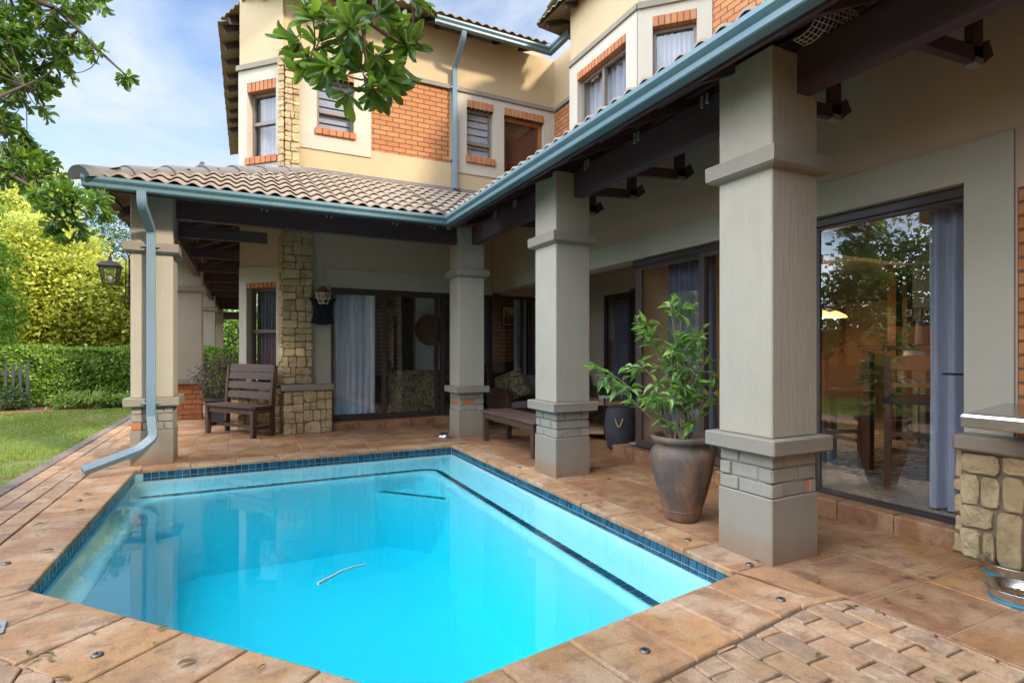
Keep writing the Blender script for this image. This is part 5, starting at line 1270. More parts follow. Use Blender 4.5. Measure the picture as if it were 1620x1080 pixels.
m = MB(); m.lathe([(0,-.13),(.018,-.13),(.02,-.04),(.012,-.02),(.0,-.015)], (ox,0,0), 12); m.build('bulb', M['white'], ll)

l2_ = thing('hanging_lantern', 'cream metal lantern with a bronze cap hanging on the back wall above the black bag', 'lantern', (1.15,9.21,2.06))
m = MB(); m.tube([(-.02,.12,.56),(-.035,.10,.50),(-.005,.09,.46),(-.03,.07,.42),(-.02,.05,.34),(-.01,.02,.30),(0,0,.27)], .009, 6); m.tube([(-.02,.12,.60),(-.05,.10,.52),(-.02,.09,.47),(.02,.10,.52),(-.02,.12,.60)], .004, 5)
m.tube([(0,.02,.31),(.05,.01,.33),(.06,0,.29),(.04,0,.27)], .005, 5); m.tube([(0,.02,.31),(-.07,.02,.33),(-.10,.02,.29),(-.07,.02,.26)], .005, 5); m.build('scroll_bracket', M['whitemetal'], l2_)
def hexr(r_, z): return [(r_*math.cos(PI/6+i*PI/3), r_*math.sin(PI/6+i*PI/3), z) for i in range(6)]
m = MB(); vs = hexr(.145,.17)+hexr(.142,.18)+hexr(.05,.255)+hexr(.02,.27)+hexr(.006,.285); m.add(vs, [(r_*6+i, r_*6+(i+1)%6, (r_+1)*6+(i+1)%6, (r_+1)*6+i) for r_ in range(4) for i in range(6)]); m.add(vs[:6], [tuple(reversed(range(6)))]); m.build('cap', metal('bronze_cap', (.22,.13,.07), .55, m=.3), l2_)
m = MB(); a_, b_ = hexr(.125,.165), hexr(.075,.0)
for i in range(6):
    j = (i+1)%6; m.bar(a_[i],b_[i],.010,.010); m.bar(a_[i],a_[j],.010,.012); m.bar(b_[i],b_[j],.010,.012); pa = Vector(a_[i])*.5+Vector(a_[j])*.5; pb = Vector(b_[i])*.5+Vector(b_[j])*.5; m.bar(Vector(a_[i])*.6+Vector(b_[i])*.4, pb*.6+pa*.4,.006,.006); m.bar(pa, pb*.5+pa*.5,.006,.006); m.bar(Vector(a_[j])*.4+Vector(b_[j])*.6, pb*.5+pa*.5,.006,.006)
m.build('cage', M['whitemetal'], l2_)
m = MB()
for i in range(6): j = (i+1)%6; m.quad(tuple(Vector(b_[i])*.96),tuple(Vector(b_[j])*.96),tuple(Vector(a_[j])*.96),tuple(Vector(a_[i])*.96))
m.build('lamp_glass', M['lampglass'], l2_)
# bag
bg = thing('black_bag', 'black cloth bag hanging under the cream lantern by the stone pier', 'bag', (1.145,9.25,1.72))
N = 22; vs = []
for sd_ in (1,-1):
    for j in range(N+1):
        v = j/N
        for i in range(N+1):
            u = i/N*2-1; w = .185+.0*v-.045*math.sin(PI*min(v*1.15,1))+.035*max(0,v-.8)*5; topz = .45-.06*(1-abs(u))**.6*(v) ; z = v*topz+.035*(1-v)*u*u-.0; y = -.008+sd_*(-.045)*((1-abs(u)**3)*(1-v*.75))*(.6+.4*math.sin(PI*v))+.008*math.sin(u*9+v*6)*v
            vs.append((u*w, y-.03, z))
k = (N+1)**2; fs = []
for j in range(N):
    for i in range(N):
        a_ = j*(N+1)+i; fs.append((a_,a_+1,a_+N+2,a_+N+1)); fs.append((k+a_,k+a_+N+1,k+a_+N+2,k+a_+1))
m = MB(); m.add(vs, fs, True); m.build('bag_body', M['bag'], bg)
m = MB(); m.tube([(-.17,-.03,.43),(-.08,-.02,.50),(0,0,.53),(.08,-.02,.49),(.18,-.03,.43)], .005, 6); m.build('strap', M['bag'], bg)
# ================================================================== vegetation
_st = [(.22,.17,.0),(.46,.33,.005),(.70,.43,.0),(.88,.36,-.03),(.97,.18,-.06)]
_v = [(0,0,0)]; _f = []
for x_, w_, z_ in _st: _v += [(x_,-w_,z_+w_*.16),(x_,0,z_-.02),(x_,w_,z_+w_*.16)]
_v.append((1.0,0,-.08)); _f += [(0,1,2),(0,2,3)]
for i_ in range(4):
    a_ = 1+i_*3; b_ = a_+3; _f += [(a_,b_,b_+1),(a_,b_+1,a_+1),(a_+1,b_+1,b_+2),(a_+1,b_+2,a_+2)]
_f += [(13,16,14),(14,16,15)]
T8 = (np.array(_v, float), np.array(_f))
T8P = (np.array([(0,0,0),(.30,-.50,.06),(.30,0,-.02),(.30,.50,.06),(.62,-.36,.03),(.62,0,-.05),(.62,.36,.03),(1.08,0,-.16)], float), np.array([(0,1,2),(0,2,3),(1,4,5),(1,5,2),(2,5,6),(2,6,3),(4,7,5),(5,7,6)]))
T4 = (np.array([(0,0,0),(.5,-.5,.10),(1,0,-.05),(.5,.5,.10)], float), np.array([(0,1,2),(0,2,3)]))
def unit(a_): return a_/np.maximum(np.linalg.norm(a_, axis=1, keepdims=True), 1e-9)
def leaves(name, P, D, N, L, W, tmpl, mat, parent=None):
    n = len(P); V, F = tmpl; D = unit(D); curl = np.random.default_rng(n).uniform(-.6,3.2,(n,1,1)) if len(V) > 6 else 1.0; S = unit(np.cross(D, N)); U = np.cross(S, D); L = np.asarray(L).reshape(-1,1,1)
    v = P[:,None,:] + L*(V[None,:,0:1]*D[:,None,:] + V[None,:,1:2]*W*S[:,None,:] + V[None,:,2:3]*curl*U[:,None,:])
    f = (F[None]+ (np.arange(n)*len(V))[:,None,None]).reshape(-1, F.shape[1])
    return npmesh(name, v.reshape(-1,3), f, mat, parent)
def rosettes(C, A, k, L, spread=.9, rng=RNG, jit=.2):
    """rosettes of k leaves at centres C with axis A"""
    P, D, N, LL = [], [], [], []
    for c, a_ in zip(C, A):
        a_ = np.array(a_, float); a_ /= np.linalg.norm(a_)+1e-9; t = np.cross(a_, (0,0,1) if abs(a_[2]) < .9 else (1,0,0)); t /= np.linalg.norm(t); b = np.cross(a_, t)
        kk = max(3, int(k*rng.uniform(.7,1.3)))
        for i in range(kk):
            an_ = i*2.4+rng.uniform(-.4,.4); tilt = spread*(.45+.75*i/kk)+rng.uniform(-jit,jit); d = a_*math.cos(tilt)+(t*math.cos(an_)+b*math.sin(an_))*math.sin(tilt); d[2] -= .12
            P.append(np.array(c)+a_*(-.02*i/kk)*L*8+rng.normal(0,.004,3)); D.append(d); N.append(a_+rng.normal(0,.35,3)); LL.append(L*rng.uniform(.65,1.2))
    return np.array(P), np.array(D), np.array(N), np.array(LL)
def curve(p0, p1, sag=.0, n=6, rnd=random):
    p0, p1 = Vector(p0), Vector(p1); L = (p1-p0).length; o = Vector((rnd.uniform(-1,1),rnd.uniform(-1,1),rnd.uniform(-.6,1)))*L*.09
    return [tuple(p0.lerp(p1, i/n)+o*math.sin(PI*i/n)+Vector((0,0,-sag*math.sin(PI*i/n)))+Vector([rnd.uniform(-1,1)*L*.008 for _ in range(3)])*(0 < i < n)) for i in range(n+1)]

# --- tree reaching in over the lawn from the left, broad leaves
def broadtree(name, label, trunk, limbs, centres, r, per, lsize, seed, hang=(0,0,-.3), wr=.40, k=8, single=None):
    rnd = random.Random(seed); rng = np.random.default_rng(seed); t = thing(name, label, 'tree', (trunk[0][0],trunk[0][1],0)); off = Vector((trunk[0][0],trunk[0][1],0))
    m = MB(); sub = lambda pts: [tuple(Vector(p)-off) for p in pts]
    m.tube(sub(trunk), [.16-.10*i/(len(trunk)-1) for i in range(len(trunk))], 10); m.build('trunk', M['bark'], t)
    m = MB()
    for lb in limbs:
        n = len(lb); m.tube(sub(lb), [(.008 if single else .022)*(1-i/n)+.004 for i in range(n)], 7)
    C, A = [], []
    allp = [Vector(p) for lb in limbs for p in lb]
    for (c, rad, cnt) in centres:
        cv = Vector(c)
        for _ in range(cnt):
            while True:
                q = Vector((rnd.uniform(-1,1),rnd.uniform(-1,1),rnd.uniform(-1,1)))
                if q.length < 1: break
            p = cv+Vector((q.x*rad[0],q.y*rad[1],q.z*rad[2])); near = min(allp, key=lambda z: (z-p).length)
            a_ = (p-near).normalized()*.7+Vector(hang)*.5+q*.5; C.append(tuple(p-off)); A.append(tuple(a_))
            if (p-near).length < (.6 if not single else 1.2) and rnd.random() < (.45 if not single else 1): m.tube(sub(curve(near, p, .02, 4, rnd)), [.005,.0045,.004,.0035,.003], 5)
    m.build('branches', M['bark'] if not single else M['twig'], t)
    P, D, N, LL = rosettes(C, A, k, lsize, 1.25 if single else 1.0, rng=rng); leaves('foliage', P, D, N, LL, wr, T8, M['leafbig'], t)
    return t
lt = [(-3.9,4.6,0),(-3.85,4.7,1.2),(-3.6,4.9,2.4),(-3.3,5.2,3.4)]
limbs = [[(-3.3,5.2,3.4),(-2.8,5.7,3.9),(-2.3,6.2,4.2),(-1.9,6.4,4.6),(-1.54,6.33,4.7)],[(-3.5,5.0,2.8),(-2.7,5.6,3.1),(-2.0,6.0,3.3),(-1.7,6.1,3.6)],[(-3.55,4.95,2.6),(-2.6,5.6,2.9),(-1.95,6.0,2.9),(-1.65,6.05,2.72),(-1.36,5.78,2.54),(-1.12,5.5,2.46)],
         [(-1.9,6.4,4.55),(-1.54,6.33,4.44),(-1.36,6.25,4.25),(-1.18,6.17,4.05),(-.98,6.05,3.84)],[(-3.3,5.2,3.4),(-2.9,5.5,4.5),(-2.4,5.9,5.2),(-1.8,5.9,5.1),(-1.2,5.6,4.5)]]
cent = [((-2.05,6.5,3.75),(.42,.34,.62),150),((-1.68,6.35,4.05),(.34,.28,.36),85),((-1.8,6.4,4.65),(.55,.4,.38),110),((-1.55,6.3,4.42),(.20,.15,.13),9),((-1.22,6.18,4.06),(.10,.1,.07),5),((-.95,6.04,3.80),(.05,.05,.04),3),
        ((-1.36,5.78,2.56),(.20,.2,.12),26),((-1.06,5.43,2.50),(.12,.1,.10),9),((-1.38,5.9,2.32),(.16,.12,.12),12),((-1.72,6.2,2.88),(.26,.2,.16),40),((-2.0,6.5,3.1),(.34,.25,.30),70),((-1.08,5.55,4.22),(.17,.1,.05),7),((-2.7,6.0,4.0),(.8,.7,1.2),60),((-1.35,5.6,4.6),(.35,.3,.18),12)]
broadtree('leafy_tree', 'broad leaved green tree reaching in over the lawn from the left edge', lt, limbs, cent, 1, 1, .098, 31, k=10)
rt_ = [(-2.3,-1.6,0),(-2.2,-1.4,1.4),(-1.9,-1.0,2.8),(-1.4,-.4,3.9)]
limbs = [[(-1.4,-.4,3.9),(-.6,.6,4.4),(.1,1.4,4.2),(.50,2.05,3.6),(.52,2.35,3.15),(.49,2.53,2.82)],[(-1.9,-1.0,2.8),(-2.8,-.2,4.0),(-3.2,.4,5.0)],[(-1.4,-.4,3.9),(-1.6,.2,5.2),(-1.9,.8,6.0)],[(.49,2.53,2.82),(.40,2.60,2.74),(.28,2.63,2.66)],[(.49,2.53,2.82),(.60,2.52,2.76),(.70,2.53,2.74)],[(.49,2.53,2.82),(.50,2.55,2.70),(.52,2.54,2.55)]]
cc_ = [(0.46,2.56,2.78),(0.55,2.46,2.64),(0.31,2.64,2.70),(0.67,2.56,2.85),(0.22,2.65,2.72),(0.35,2.61,2.62),(0.49,2.6,2.61),(0.60,2.49,2.54),(0.70,2.53,2.73),(0.53,2.52,2.50),(0.42,2.64,2.50),(0.28,2.61,2.62),(0.65,2.56,2.66),(0.56,2.51,2.84),(0.42,2.5,2.84),(0.68,2.46,2.92),(0.32,2.55,2.80),(0.48,2.55,2.84)]
broadtree('branching_tree', 'big leaved tree whose branch hangs into the top centre of the view', rt_, limbs, [((x,y,z),(.02,.02,.02),1) for x,y,z in cc_]+[((.47,2.55,2.68),(.27,.09,.18),6),((.52,2.30,3.2),(.12,.12,.1),6),((-3.0,.2,4.8),(1.3,1.0,1.0),60),((-1.8,.4,5.6),(1.2,1.0,.9),50)], 1, 1, .118, 44, hang=(0,-.25,-.35), wr=.345, k=14, single=True)

# --- hedges, shrubs and background trees
def blobcrown(rng, ells, nclump, per, crad):
    C = []
    for c, r_, w_ in ells:
        k = int(nclump*w_); q = rng.normal(size=(k,3)); q /= np.linalg.norm(q,axis=1,keepdims=True); rad = rng.uniform(.62,1.04,(k,1))
        C.append(np.array(c)+q*rad*np.array(r_)*(1+.10*np.sin(q[:,[0]]*7+q[:,[2]]*5)))
    C = np.concatenate(C); n = len(C); sz = rng.uniform(.5,1.25,(n,1,1))*crad
    o = rng.normal(size=(n,per,3))*np.array([1,1,.62])*sz*.6
    P = (C[:,None,:]+o).reshape(-1,3); base = np.repeat(C, per, axis=0); return P, base, C
def tree(name, label, loc, ells, nclump, per, crad, lsize, mat, seed, trunk=.14, wr=.5, tmpl=T4, cat='tree', group=None, trunks=None, droop=.15):
    rng = np.random.default_rng(seed); rnd = random.Random(seed); t = thing(name, label, cat, loc, group=group)
    P, Bc, C = blobcrown(rng, ells, nclump, per, crad); n = len(P); cen = np.average(np.array([e[0] for e in ells]), axis=0)
    D = unit(P-cen)*.5+unit(P-Bc)*.7+rng.normal(size=(n,3))*.55; D[:,2] -= droop; N = unit(P-Bc)*.7+unit(P-cen)*.6+rng.normal(size=(n,3))*.35+np.array([0,0,.7])
    leaves('foliage', P, D, N, lsize*rng.uniform(.6,1.3,n), wr, tmpl, mat, t)
    m = MB(); top = max(e[0][2] for e in ells)
    for k in range(trunks or 1):
        x = rnd.uniform(-.3,.3)*(trunks or 0); e = ells[k % len(ells)][0]; m.tube(curve((x,0,-.05),(e[0]*.6,e[1]*.6,top*.7),0,6,rnd), [trunk*(1-.12*i) for i in range(7)], 8)
        for c in C[rnd.randrange(len(C))::max(1,len(C)//9)]: m.tube(curve((x+(e[0]*.6-x)*.5,e[1]*.3,top*.38),tuple(c),0,5,rnd), [trunk*.32,trunk*.26,trunk*.2,trunk*.15,trunk*.1,.008], 5)
    m.build('trunk', M['bark'], t); return t
tree('golden_tree', 'big round yellow green tree behind the clipped hedge', (-5.6,19.6,0), [((-.3,0,2.9),(2.2,1.5,2.15),.8),((1.9,-.3,2.45),(1.35,1.1,1.5),.5),((-2.9,0,3.0),(1.8,1.4,2.4),.5),((1.1,-.2,1.3),(2.3,1.0,.9),.35),((-.5,.6,2.4),(2.6,.6,1.9),.4)], 1150, 44, .33, .135, M['leafyellow'], 3, .12, trunks=3)
tree('golden_tree', 'taller yellow tree rising behind the round golden one at left', (-6.3,21.6,0), [((.3,0,5.3),(1.2,1.1,1.6),.6),((-.8,0,4.6),(1.4,1.1,1.8),.5),((1.2,0,4.2),(1.0,.9,1.2),.4)], 420, 40, .33, .135, M['leafyellow'], 4, .13)
tree('conifer', 'bright green conifer at the left edge under the overhanging leaves', (-5.75,17.0,0), [((0,0,3.4),(.75,.75,1.0),.5),((0,0,2.2),(.95,.95,1.2),.6),((0,0,4.4),(.48,.48,.95),.35)], 420, 34, .2, .09, M['leafconifer'], 5, .08, wr=.3)
tree('feathery_tree', 'pale feathery tree showing above the golden tree', (-6.4,27.5,0), [((0,0,6.6),(2.2,1.6,1.3),.7),((1.9,0,5.3),(1.5,1.2,1.0),.5),((-1.8,0,5.4),(1.6,1.2,1.1),.5)], 300, 26, .45, .16, M['leafmid'], 6, .16, wr=.28)
tree('garden_tree', 'green tree seen past the end of the left walkway', (-.4,30.5,0), [((0,0,3.0),(2.2,1.4,2.0),.7),((-1.2,0,1.8),(1.4,1.1,1.6),.5),((1.2,0,2.1),(1.4,1.1,1.8),.5)], 420, 28, .32, .16, M['leafhedge'], 7, .14)
tree('garden_tree', 'dark green tree farther left beyond the fence', (-10.6,18.5,0), [((0,0,3.0),(2.2,1.8,2.6),1)], 420, 26, .38, .14, M['leafdark'], 8, .14)
def hedge(name, label, x0, x1, y0, y1, h, seed, n=21000):
    rng = np.random.default_rng(seed); t = thing(name, label, 'hedge', ((x0+x1)/2,(y0+y1)/2,0)); cx, cy = (x0+x1)/2, (y0+y1)/2
    u = rng.uniform(0,1,n); w_ = rng.uniform(0,1,n); side = rng.choice(4, n, p=[.62,.2,.12,.06]); X = np.where(side == 2, x0, np.where(side == 3, x1, x0+(x1-x0)*u)); Y = np.where(side == 0, y0, np.where(side == 1, y0+(y1-y0)*w_, y0+(y1-y0)*u)); Z = np.where(side == 1, h, .05+(h-.05)*w_)
    bump = .09*np.sin(X*3.1+Z*2)+.07*np.sin(X*7.3+Z*5.1+1)+.05*np.sin(Z*9+X*2.2); inw = np.abs(rng.normal(0,.07,n))
    nrm = np.zeros((n,3)); nrm[side==0,1] = -1; nrm[side==1,2] = 1; nrm[side==2,0] = -1; nrm[side==3,0] = 1
    # the foot of the left part is cut back
    fade = np.clip((x0+1.25-X)/1.25,0,1)*np.clip(1-Z/h,0,1); Pp = np.stack([X+fade*.9, Y, Z],1)+nrm*(bump*.8-inw)[:,None]*np.where(side==1,.35,1)[:,None]-np.array([cx,cy,0])
    D = nrm*.6+rng.normal(size=(n,3))*.7; D[:,2] += .1; N = nrm*.8+rng.normal(size=(n,3))*.5+np.array([0,0,.4])
    leaves('foliage', Pp, D, N, .085*rng.uniform(.6,1.3,n), .55, T4, M['leafhedge'], t)
    m = MB(); rnd = random.Random(seed)
    for i in range(26):
        x = x0+.2+(x1-x0-.4)*i/25-cx; m.tube(curve((x,rnd.uniform(-.1,.1),-.03),(x+rnd.uniform(-.3,.3),rnd.uniform(-.25,.25),h*.85),0,5,rnd), [.025,.02,.017,.013,.01,.006], 5)
    m.box(x0-cx+1.0,x1-cx-.15,y0-cy+.22,y1-cy-.15,.12,h-.2,.1); m.build('stems', M['leafdark'], t); return t  # dark inner box added among the stems to block light through the leaves
hedge('clipped_hedge', 'clipped dark green hedge along the back of the lawn', -5.55,.2,16.35,17.35,1.36, 12, 23000)
for i, (x, y, s_, kind, lb) in enumerate(((-3.62,15.75,.34,'b','small round green bush left of the strappy clump'),(-2.28,15.6,.30,'b','pale green bushy plant nearest the corner column'),(-4.72,15.85,.42,'d','dark spreading shrub under the left end of the hedge'),(-2.75,15.7,.2,'b','little leafy seedling between the strappy plants'))):
    tree('garden_shrub', lb, (x,y,-.03), [((0,0,s_*.55),(s_*1.05,s_*.8,s_*.6),1)], 46, 22, .12, .075, M['leafhedge' if kind == 'b' else 'leafdark'], 50+i, .02, cat='shrub', group='small plants along the foot of the hedge')
def strappy(label, x, y, r_, n, seed):
    rnd = random.Random(seed); t = thing('strappy_plant', label, 'plant', (x,y,-.03), group='strap leaved plants in the flower bed'); m = MB()
    for i in range(n):
        a_ = rnd.uniform(0,2*PI); l = r_*rnd.uniform(.6,1.15); h_ = l*rnd.uniform(.55,.95); s_ = Vector((-math.sin(a_),math.cos(a_),0))*.011; vs = []
        for k in range(6):
            f_ = k/5; c = Vector((math.cos(a_)*l*f_, math.sin(a_)*l*f_, h_*math.sin(f_*2.5)*.9+.01)); w_ = s_*(1-f_**3*.9)*1.2; vs += [c-w_, c+w_]
        m.add(vs, [(2*k,2*k+1,2*k+3,2*k+2) for k in range(5)], True)
    m.build('leaves', M['leafmid' if n < 60 else 'grassblade'], t)
strappy('large arching strap leaved clump in front of the hedge', -3.12,15.45,.50,90,1); strappy('smaller strap leaved clump beside the corner column', -2.10,15.55,.36,60,2); strappy('narrow strappy tuft between the big clump and the bush', -2.62,15.35,.26,34,3)
tree('groundcover_plant', 'low grey green ground cover at the foot of the palisade', (-6.0,15.9,-.03), [((0,0,.10),(.9,.4,.14),1)], 90, 18, .14, .07, M['leafdark'], 61, .01, cat='plant')
# purple leaved shrub by the walkway columns
tree('purple_shrub', 'purple leaved shrub in a dark pot beside the row of columns', (-.44,11.25,0), [((0,0,.78),(.34,.30,.34),1),((.15,0,1.02),(.18,.16,.18),.4)], 60, 18, .12, .055, M['leafred'], 71, .014, cat='shrub')
pp = thing('square_planter', 'dark square planter under the purple leaved shrub', 'planter', (-.44,11.25,0)); MB().prism([(-.17,-.17),(.17,-.17),(.17,.17),(-.17,.17)], 0, .40).build('planter', M['drum'], pp)
m = MB(); m.box(-.19,.19,-.19,.19,.40,.43,.006); m.build('rim', M['drum'], pp)
# palisade fence
fn = thing('palisade_fence', 'grey palisade fence at the left edge beyond the lawn', 'fence', (-6.0,16.3,0))
m = MB(); m.bar((-3.5,.2,.25),(1.6,-.3,.25),.03,.05); m.bar((-3.5,.2,.80),(1.6,-.3,.80),.03,.05); m.build('rail', M['fencegrey'], fn)
for i in range(40):
    f_ = i/39; x = -3.5+5.1*f_; y = .2-.5*f_-.02; m = MB(); m.bar((x,y,-.05),(x,y,1.0),.05,.02,(0,1,0)); m.bar((x,y,1.0),(x,y,1.05),.025,.015,(0,1,0)); m.build('pale', M['fencegrey'], fn)
# railing at the end of the walkway
rl = thing('railing', 'thin grey railing at the far end of the left walkway', 'railing', (-.4,25.6,0))
m = MB(); m.tube([(-1.2,0,1.2),(1.0,0,1.2)], .035, 8); m.build('handrail', M['galv'], rl)
m = MB()
for i in range(9): m.tube([(-1.1+i*.24,0,0),(-1.1+i*.24,0,1.2)], .012, 6)
m.build('bars', M['galv'], rl)
m = MB(); m.tube([(-.55,.05,1.2),(.45,.05,2.1)], .04, 8); m.build('brace', M['black'], rl)

# --- potted plant
pp = thing('potted_plant', 'tall green leafy plant in a big rust brown clay pot beside the nearest column', 'potted plant', (3.05,3.20,0))
m = MB(); m.lathe([(0,.0),(.113,.0),(.124,.012),(.131,.035),(.186,.22),(.226,.38),(.241,.47),(.240,.515),(.224,.545),(.206,.56),(.200,.58),(.206,.598),(.228,.606),(.238,.622),(.238,.640),(.230,.652),(.216,.652),(.205,.63),(.20,.59),(.0,.58)], n=64)
m.lathe([(.140,.072),(.147,.078),(.148,.086),(.146,.09)], n=64); m.build('pot', M['pot'], pp)
m = MB(); m.lathe([(0,.605),(.12,.60),(.203,.592)], n=24); m.build('soil', M['joint'], pp)
def Lc(p): return (p[0]-3.05, p[1]-3.20, p[2])
tg = [(2.92,3.19,1.66),(3.1,3.04,1.47),(2.71,3.35,1.57),(3.08,2.94,1.28),(2.50,3.68,1.22),(2.60,3.57,1.09),(3.0,3.17,1.70),(2.93,3.35,1.32),(3.17,3.03,.95),(2.73,3.33,1.23),(3.05,3.09,1.30),(2.95,3.12,1.02),(2.80,3.31,.92),(2.85,3.22,1.42)]
rnd = random.Random(5); rng = np.random.default_rng(5); m = MB(); P, D, N, LL = [], [], [], []
for i, g_ in enumerate(tg):
    a_ = rnd.uniform(0,6.28); b_ = (.07*math.cos(a_), .07*math.sin(a_), .60); e_ = Lc(g_); k = 9
    mid = (b_[0]*.5+e_[0]*.28+rnd.uniform(-.02,.02), b_[1]*.5+e_[1]*.28, .60+(e_[2]-.6)*(.60 if e_[2] > 1.1 else .3))
    pts = [Vector(b_)*(1-t)**2+Vector(mid)*2*t*(1-t)+Vector(e_)*t*t for t in [q/k for q in range(k+1)]]
    m.tube([tuple(p) for p in pts], [.009-.0006*q for q in range(k+1)], 6)
    def leafy(pl_, dense):
        for q in range(len(pl_)-1):
            for _ in range(dense):
                f_ = rnd.random(); p = pl_[q].lerp(pl_[q+1], f_); t = (pl_[q+1]-pl_[q]).normalized(); s_ = Vector((rnd.uniform(-1,1),rnd.uniform(-1,1),rnd.uniform(-.5,.7))).normalized()
                d = t*.55+s_*.8+Vector((0,0,-.25)); P.append(tuple(p+s_*.012)); D.append(tuple(d)); N.append((rnd.gauss(0,.4),rnd.gauss(0,.4)-.3,1)); LL.append(rnd.uniform(.06,.115))
    leafy(pts[5:], 2)
    for _ in range(4):
        q = rnd.randrange(4, k); s_ = Vector((rnd.uniform(-1,1),rnd.uniform(-1,1),rnd.uniform(-.2,1))).normalized()*rnd.uniform(.10,.22); tw = [pts[q]+s_*f_+Vector((0,0,-.05*f_*f_)) for f_ in (0,.35,.7,1)]
        m.tube([tuple(p) for p in tw], [.004,.0035,.003,.002], 5); leafy(tw, 3)
m.tube([(.03,-.05,.58),(.02,-.05,1.2)], .006, 6)
m.build('stems', M['twig'], pp)
P, D, N, LL = map(np.array, (P, D, N, LL)); leaves('foliage', P, D, N, LL, .40, T8P, M['leafpot'], pp)
yl = [(.13,-.18,.98,.10),(.12,-.17,1.12,.07),(-.05,-.08,1.35,.05),(.16,-.14,.80,.06)]
o = leaves('yellow_leaves', np.array([q[:3] for q in yl]), np.array([(.8,-.3,-.3),(.7,-.6,0),(1,0,.2),(.6,.4,-.5)]), np.array([(0,-.8,.6)]*4), np.array([q[3] for q in yl]), .6, T8P, M['leafyel2'], pp)

# --- fallen leaves
rnd = random.Random(17); spots = [(-1.30,4.9),(-1.38,5.2),(-1.6,4.5),(-1.2,5.5),(-1.75,5.1),(-1.5,4.15),(-1.55,5.9),(-1.15,4.5),(-1.68,4.2),(-1.25,6.1),(-.83,3.02),(-.80,2.92),(-.76,2.96),(-.72,2.90),(-.35,2.85),(-.20,2.62),(-.33,3.0),(.06,2.45),(-.65,2.72),(-.62,3.1),
     (2.88,1.98),(3.02,2.08),(3.2,1.62),(2.75,1.72),(2.82,1.62),(3.55,1.72),(3.42,1.78),(3.0,1.68),(2.65,1.35),(2.2,1.50),(2.84,2.35),(2.66,3.75),(2.75,3.85),(2.95,4.66),(3.3,4.5),(3.6,4.4),(3.15,4.72),(3.7,2.2),(2.45,1.15),(1.2,1.52),(2.55,1.62)]
proto = None
for x, y in spots:
    if proto is None:
        P_, D_, N_ = np.array([(-.025,0,.004)]), np.array([(1,0,.12)]), np.array([(.1,.25,1)]); proto = leaves('fallen_leaf', P_, D_, N_, np.array([.058]), .36, T8, M['dryleaf'])
        tag(proto, 'small dry yellowish leaf fallen on the terracotta paving', 'leaf', 'fallen leaves on the paving'); o = proto
    else: o = proto.copy(); COL.objects.link(o)
    s_ = rnd.uniform(.7,1.4); o.location = (x,y,.003); o.rotation_euler = (rnd.uniform(-.25,.25),rnd.uniform(-.1,.1),rnd.uniform(0,6.28)); o.scale = (s_,s_*rnd.uniform(.7,1.2),s_)
# --- grass
rng = np.random.default_rng(77); n = 90000; X = -2.10-np.abs(rng.power(1.0,n))*5.2; Y = 4.0+rng.uniform(0,1,n)**1.15*11.2
bare = (np.sin(X*1.7+1.3)*np.cos(Y*1.1-.6)+.35*np.sin(X*6+Y*4))
keep = (X > -2.2-(Y-2)*.42) & ~((X > -3.1) & (Y > 6.6) & (Y < 7.35) & (X < -2.12) & (np.sin(X*9+Y*7) > -.55)) & ~((X > -2.5) & (Y > 8.15) & (Y < 8.5))
X, Y = X[keep], Y[keep]; n = len(X); P = np.stack([X,Y,np.full(n,-.034)],1); D = rng.normal(size=(n,3))*.42+np.array([0,0,1]); 
leaves_o = leaves('grass', P, D, rng.normal(size=(n,3)), rng.uniform(.022,.052,n)*(1+.3*np.sin(X*3)*np.sin(Y*2)), .20, T4, M['grassblade']); tag(leaves_o, 'green and straw coloured lawn grass', 'grass', kind='stuff')

# --- the garden outside the frame, mirrored in glass and water
gw = tag(MB().box(-7.2,-7.0,-9,13,-.05,1.95).build('boundary_wall', M['brick']), 'orange brick garden wall left of the lawn', 'wall')
for i, (x, y, h_, s_) in enumerate(((-8.8,9.5,4.6,1.9),(-9.2,5.2,5.4,2.2),(-8.9,.6,4.9,2.0),(-5.0,-6.5,6.2,2.9),(.5,-6.8,6.4,3.2))):
    tree('garden_tree', ['tall green tree behind the garden wall, nearest the hedge','tallest green tree behind the garden wall','green tree behind the garden wall beside the pool','wide green tree in the left corner behind the camera','wide green tree behind the camera'][i], (x,y,0), [((0,0,h_*.72),(s_,s_,h_*.33),1),((s_*.5,.5,h_*.5),(s_*.7,s_*.7,h_*.25),.5)], 300, 20, .5, .2, M['leafmid'], 90+i, .18)
pgr = tag(MB().box(-7.0,-6.2,4.0,7.0,-.03,.35,.05).build('raised_bed', M['brick']), 'low brick raised bed against the garden wall', 'raised bed')

# ================================================================== light and camera
SUN = Vector((.50,-.866,0))*math.cos(R(30))+Vector((0,0,math.sin(R(30))))
w = bpy.data.worlds.new('World'); scene.world = w; w.use_nodes = True; nt = w.node_tree; nt.nodes.clear()
def wn(t, **kw):
    nd = nt.nodes.new(t)
    for k, v in kw.items(): setattr(nd, k, v)
    return nd
sky = wn('ShaderNodeTexSky', sky_type='NISHITA', sun_disc=False, sun_elevation=R(30), sun_rotation=math.atan2(SUN.x, SUN.y), altitude=1400, air_density=1.0, dust_density=2.2, ozone_density=1.0)
tc = wn('ShaderNodeTexCoord'); mp = wn('ShaderNodeMapping'); mp.inputs['Scale'].default_value = (1,1,2.4); nt.links.new(tc.outputs['Generated'], mp.inputs[0])
nz = wn('ShaderNodeTexNoise'); nz.inputs['Scale'].default_value = 3.1; nz.inputs['Detail'].default_value = 7; nz.inputs['Roughness'].default_value = .58; nz.inputs['Distortion'].default_value = .35; nt.links.new(mp.outputs[0], nz.inputs['Vector'])
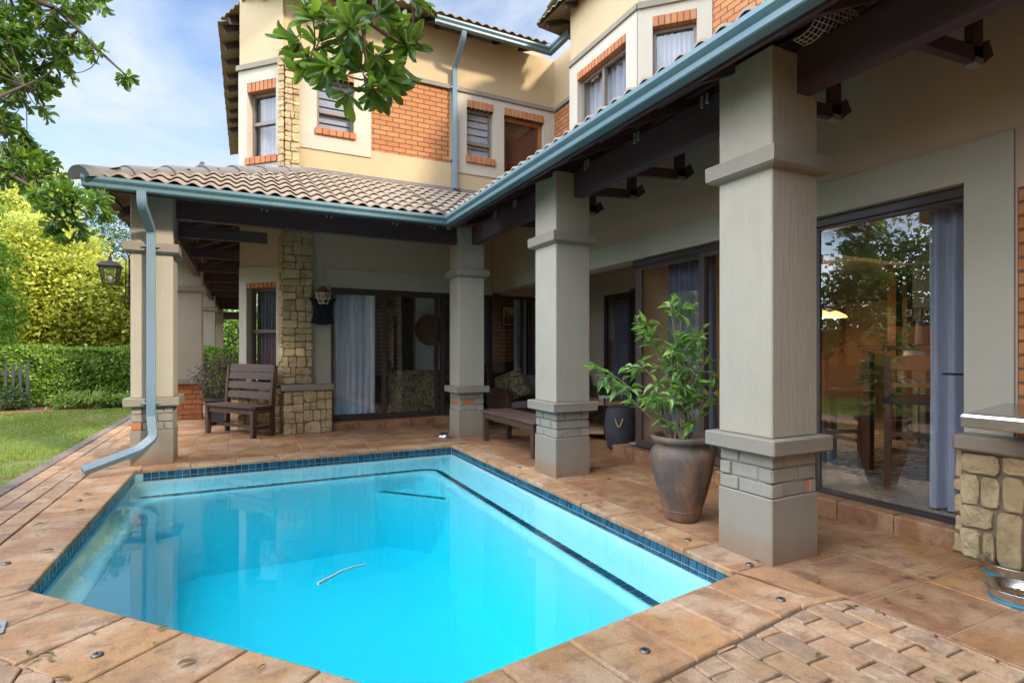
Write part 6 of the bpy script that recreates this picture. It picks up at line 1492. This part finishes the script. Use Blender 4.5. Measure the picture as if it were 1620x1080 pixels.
cr = wn('ShaderNodeValToRGB'); cr.color_ramp.elements[0].position = .34; cr.color_ramp.elements[0].color = (.05,)*3+(1,); cr.color_ramp.elements[1].position = .60; cr.color_ramp.elements[1].color = (1,)*4; nt.links.new(nz.outputs['Fac'], cr.inputs[0])
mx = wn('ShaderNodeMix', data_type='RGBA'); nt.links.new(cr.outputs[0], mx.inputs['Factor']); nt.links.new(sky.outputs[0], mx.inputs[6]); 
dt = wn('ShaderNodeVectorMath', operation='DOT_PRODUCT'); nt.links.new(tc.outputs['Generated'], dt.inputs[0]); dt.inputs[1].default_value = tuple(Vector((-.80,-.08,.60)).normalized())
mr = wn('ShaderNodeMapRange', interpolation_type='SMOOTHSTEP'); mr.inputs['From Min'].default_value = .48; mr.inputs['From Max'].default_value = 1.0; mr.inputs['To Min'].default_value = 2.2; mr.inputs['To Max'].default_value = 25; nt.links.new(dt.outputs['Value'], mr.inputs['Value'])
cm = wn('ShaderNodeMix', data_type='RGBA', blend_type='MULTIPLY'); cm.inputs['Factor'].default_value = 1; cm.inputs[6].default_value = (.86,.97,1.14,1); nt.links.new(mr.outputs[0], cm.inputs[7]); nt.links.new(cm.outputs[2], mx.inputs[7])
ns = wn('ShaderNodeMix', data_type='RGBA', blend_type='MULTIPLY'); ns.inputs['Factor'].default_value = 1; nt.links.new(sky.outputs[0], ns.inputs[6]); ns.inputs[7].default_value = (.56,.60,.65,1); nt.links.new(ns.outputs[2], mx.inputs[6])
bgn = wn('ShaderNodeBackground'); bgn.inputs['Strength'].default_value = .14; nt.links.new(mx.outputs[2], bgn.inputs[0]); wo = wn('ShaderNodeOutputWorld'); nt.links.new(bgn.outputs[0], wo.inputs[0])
sl = bpy.data.lights.new('sun', 'SUN'); sl.energy = 1.7; sl.angle = R(6); sl.color = (1,.91,.77); so = bpy.data.objects.new('sun', sl); COL.objects.link(so); so.rotation_euler = SUN.to_track_quat('Z','Y').to_euler()
cam = bpy.data.cameras.new('camera'); cam.sensor_width = 36; cam.lens = 861.18/1620*36; cam.shift_y = 15/1620; cam.clip_start = .05; cam.clip_end = 1500
co_ = bpy.data.objects.new('camera', cam); COL.objects.link(co_); co_.location = (0,0,1.3); co_.rotation_euler = (R(90),0,-R(26.267)); scene.camera = co_
scene.render.engine = 'CYCLES'
scene.cycles.max_bounces = 10; scene.cycles.diffuse_bounces = 5; scene.cycles.glossy_bounces = 4; scene.cycles.transparent_max_bounces = 16; scene.cycles.sample_clamp_indirect = 6
scene.cycles.caustics_reflective = False; scene.cycles.caustics_refractive = False
vs_ = scene.view_settings; vs_.view_transform = 'Standard'; vs_.look = 'None'; vs_.gamma = 1; vs_.use_curve_mapping = False; vs_.exposure = 1.62
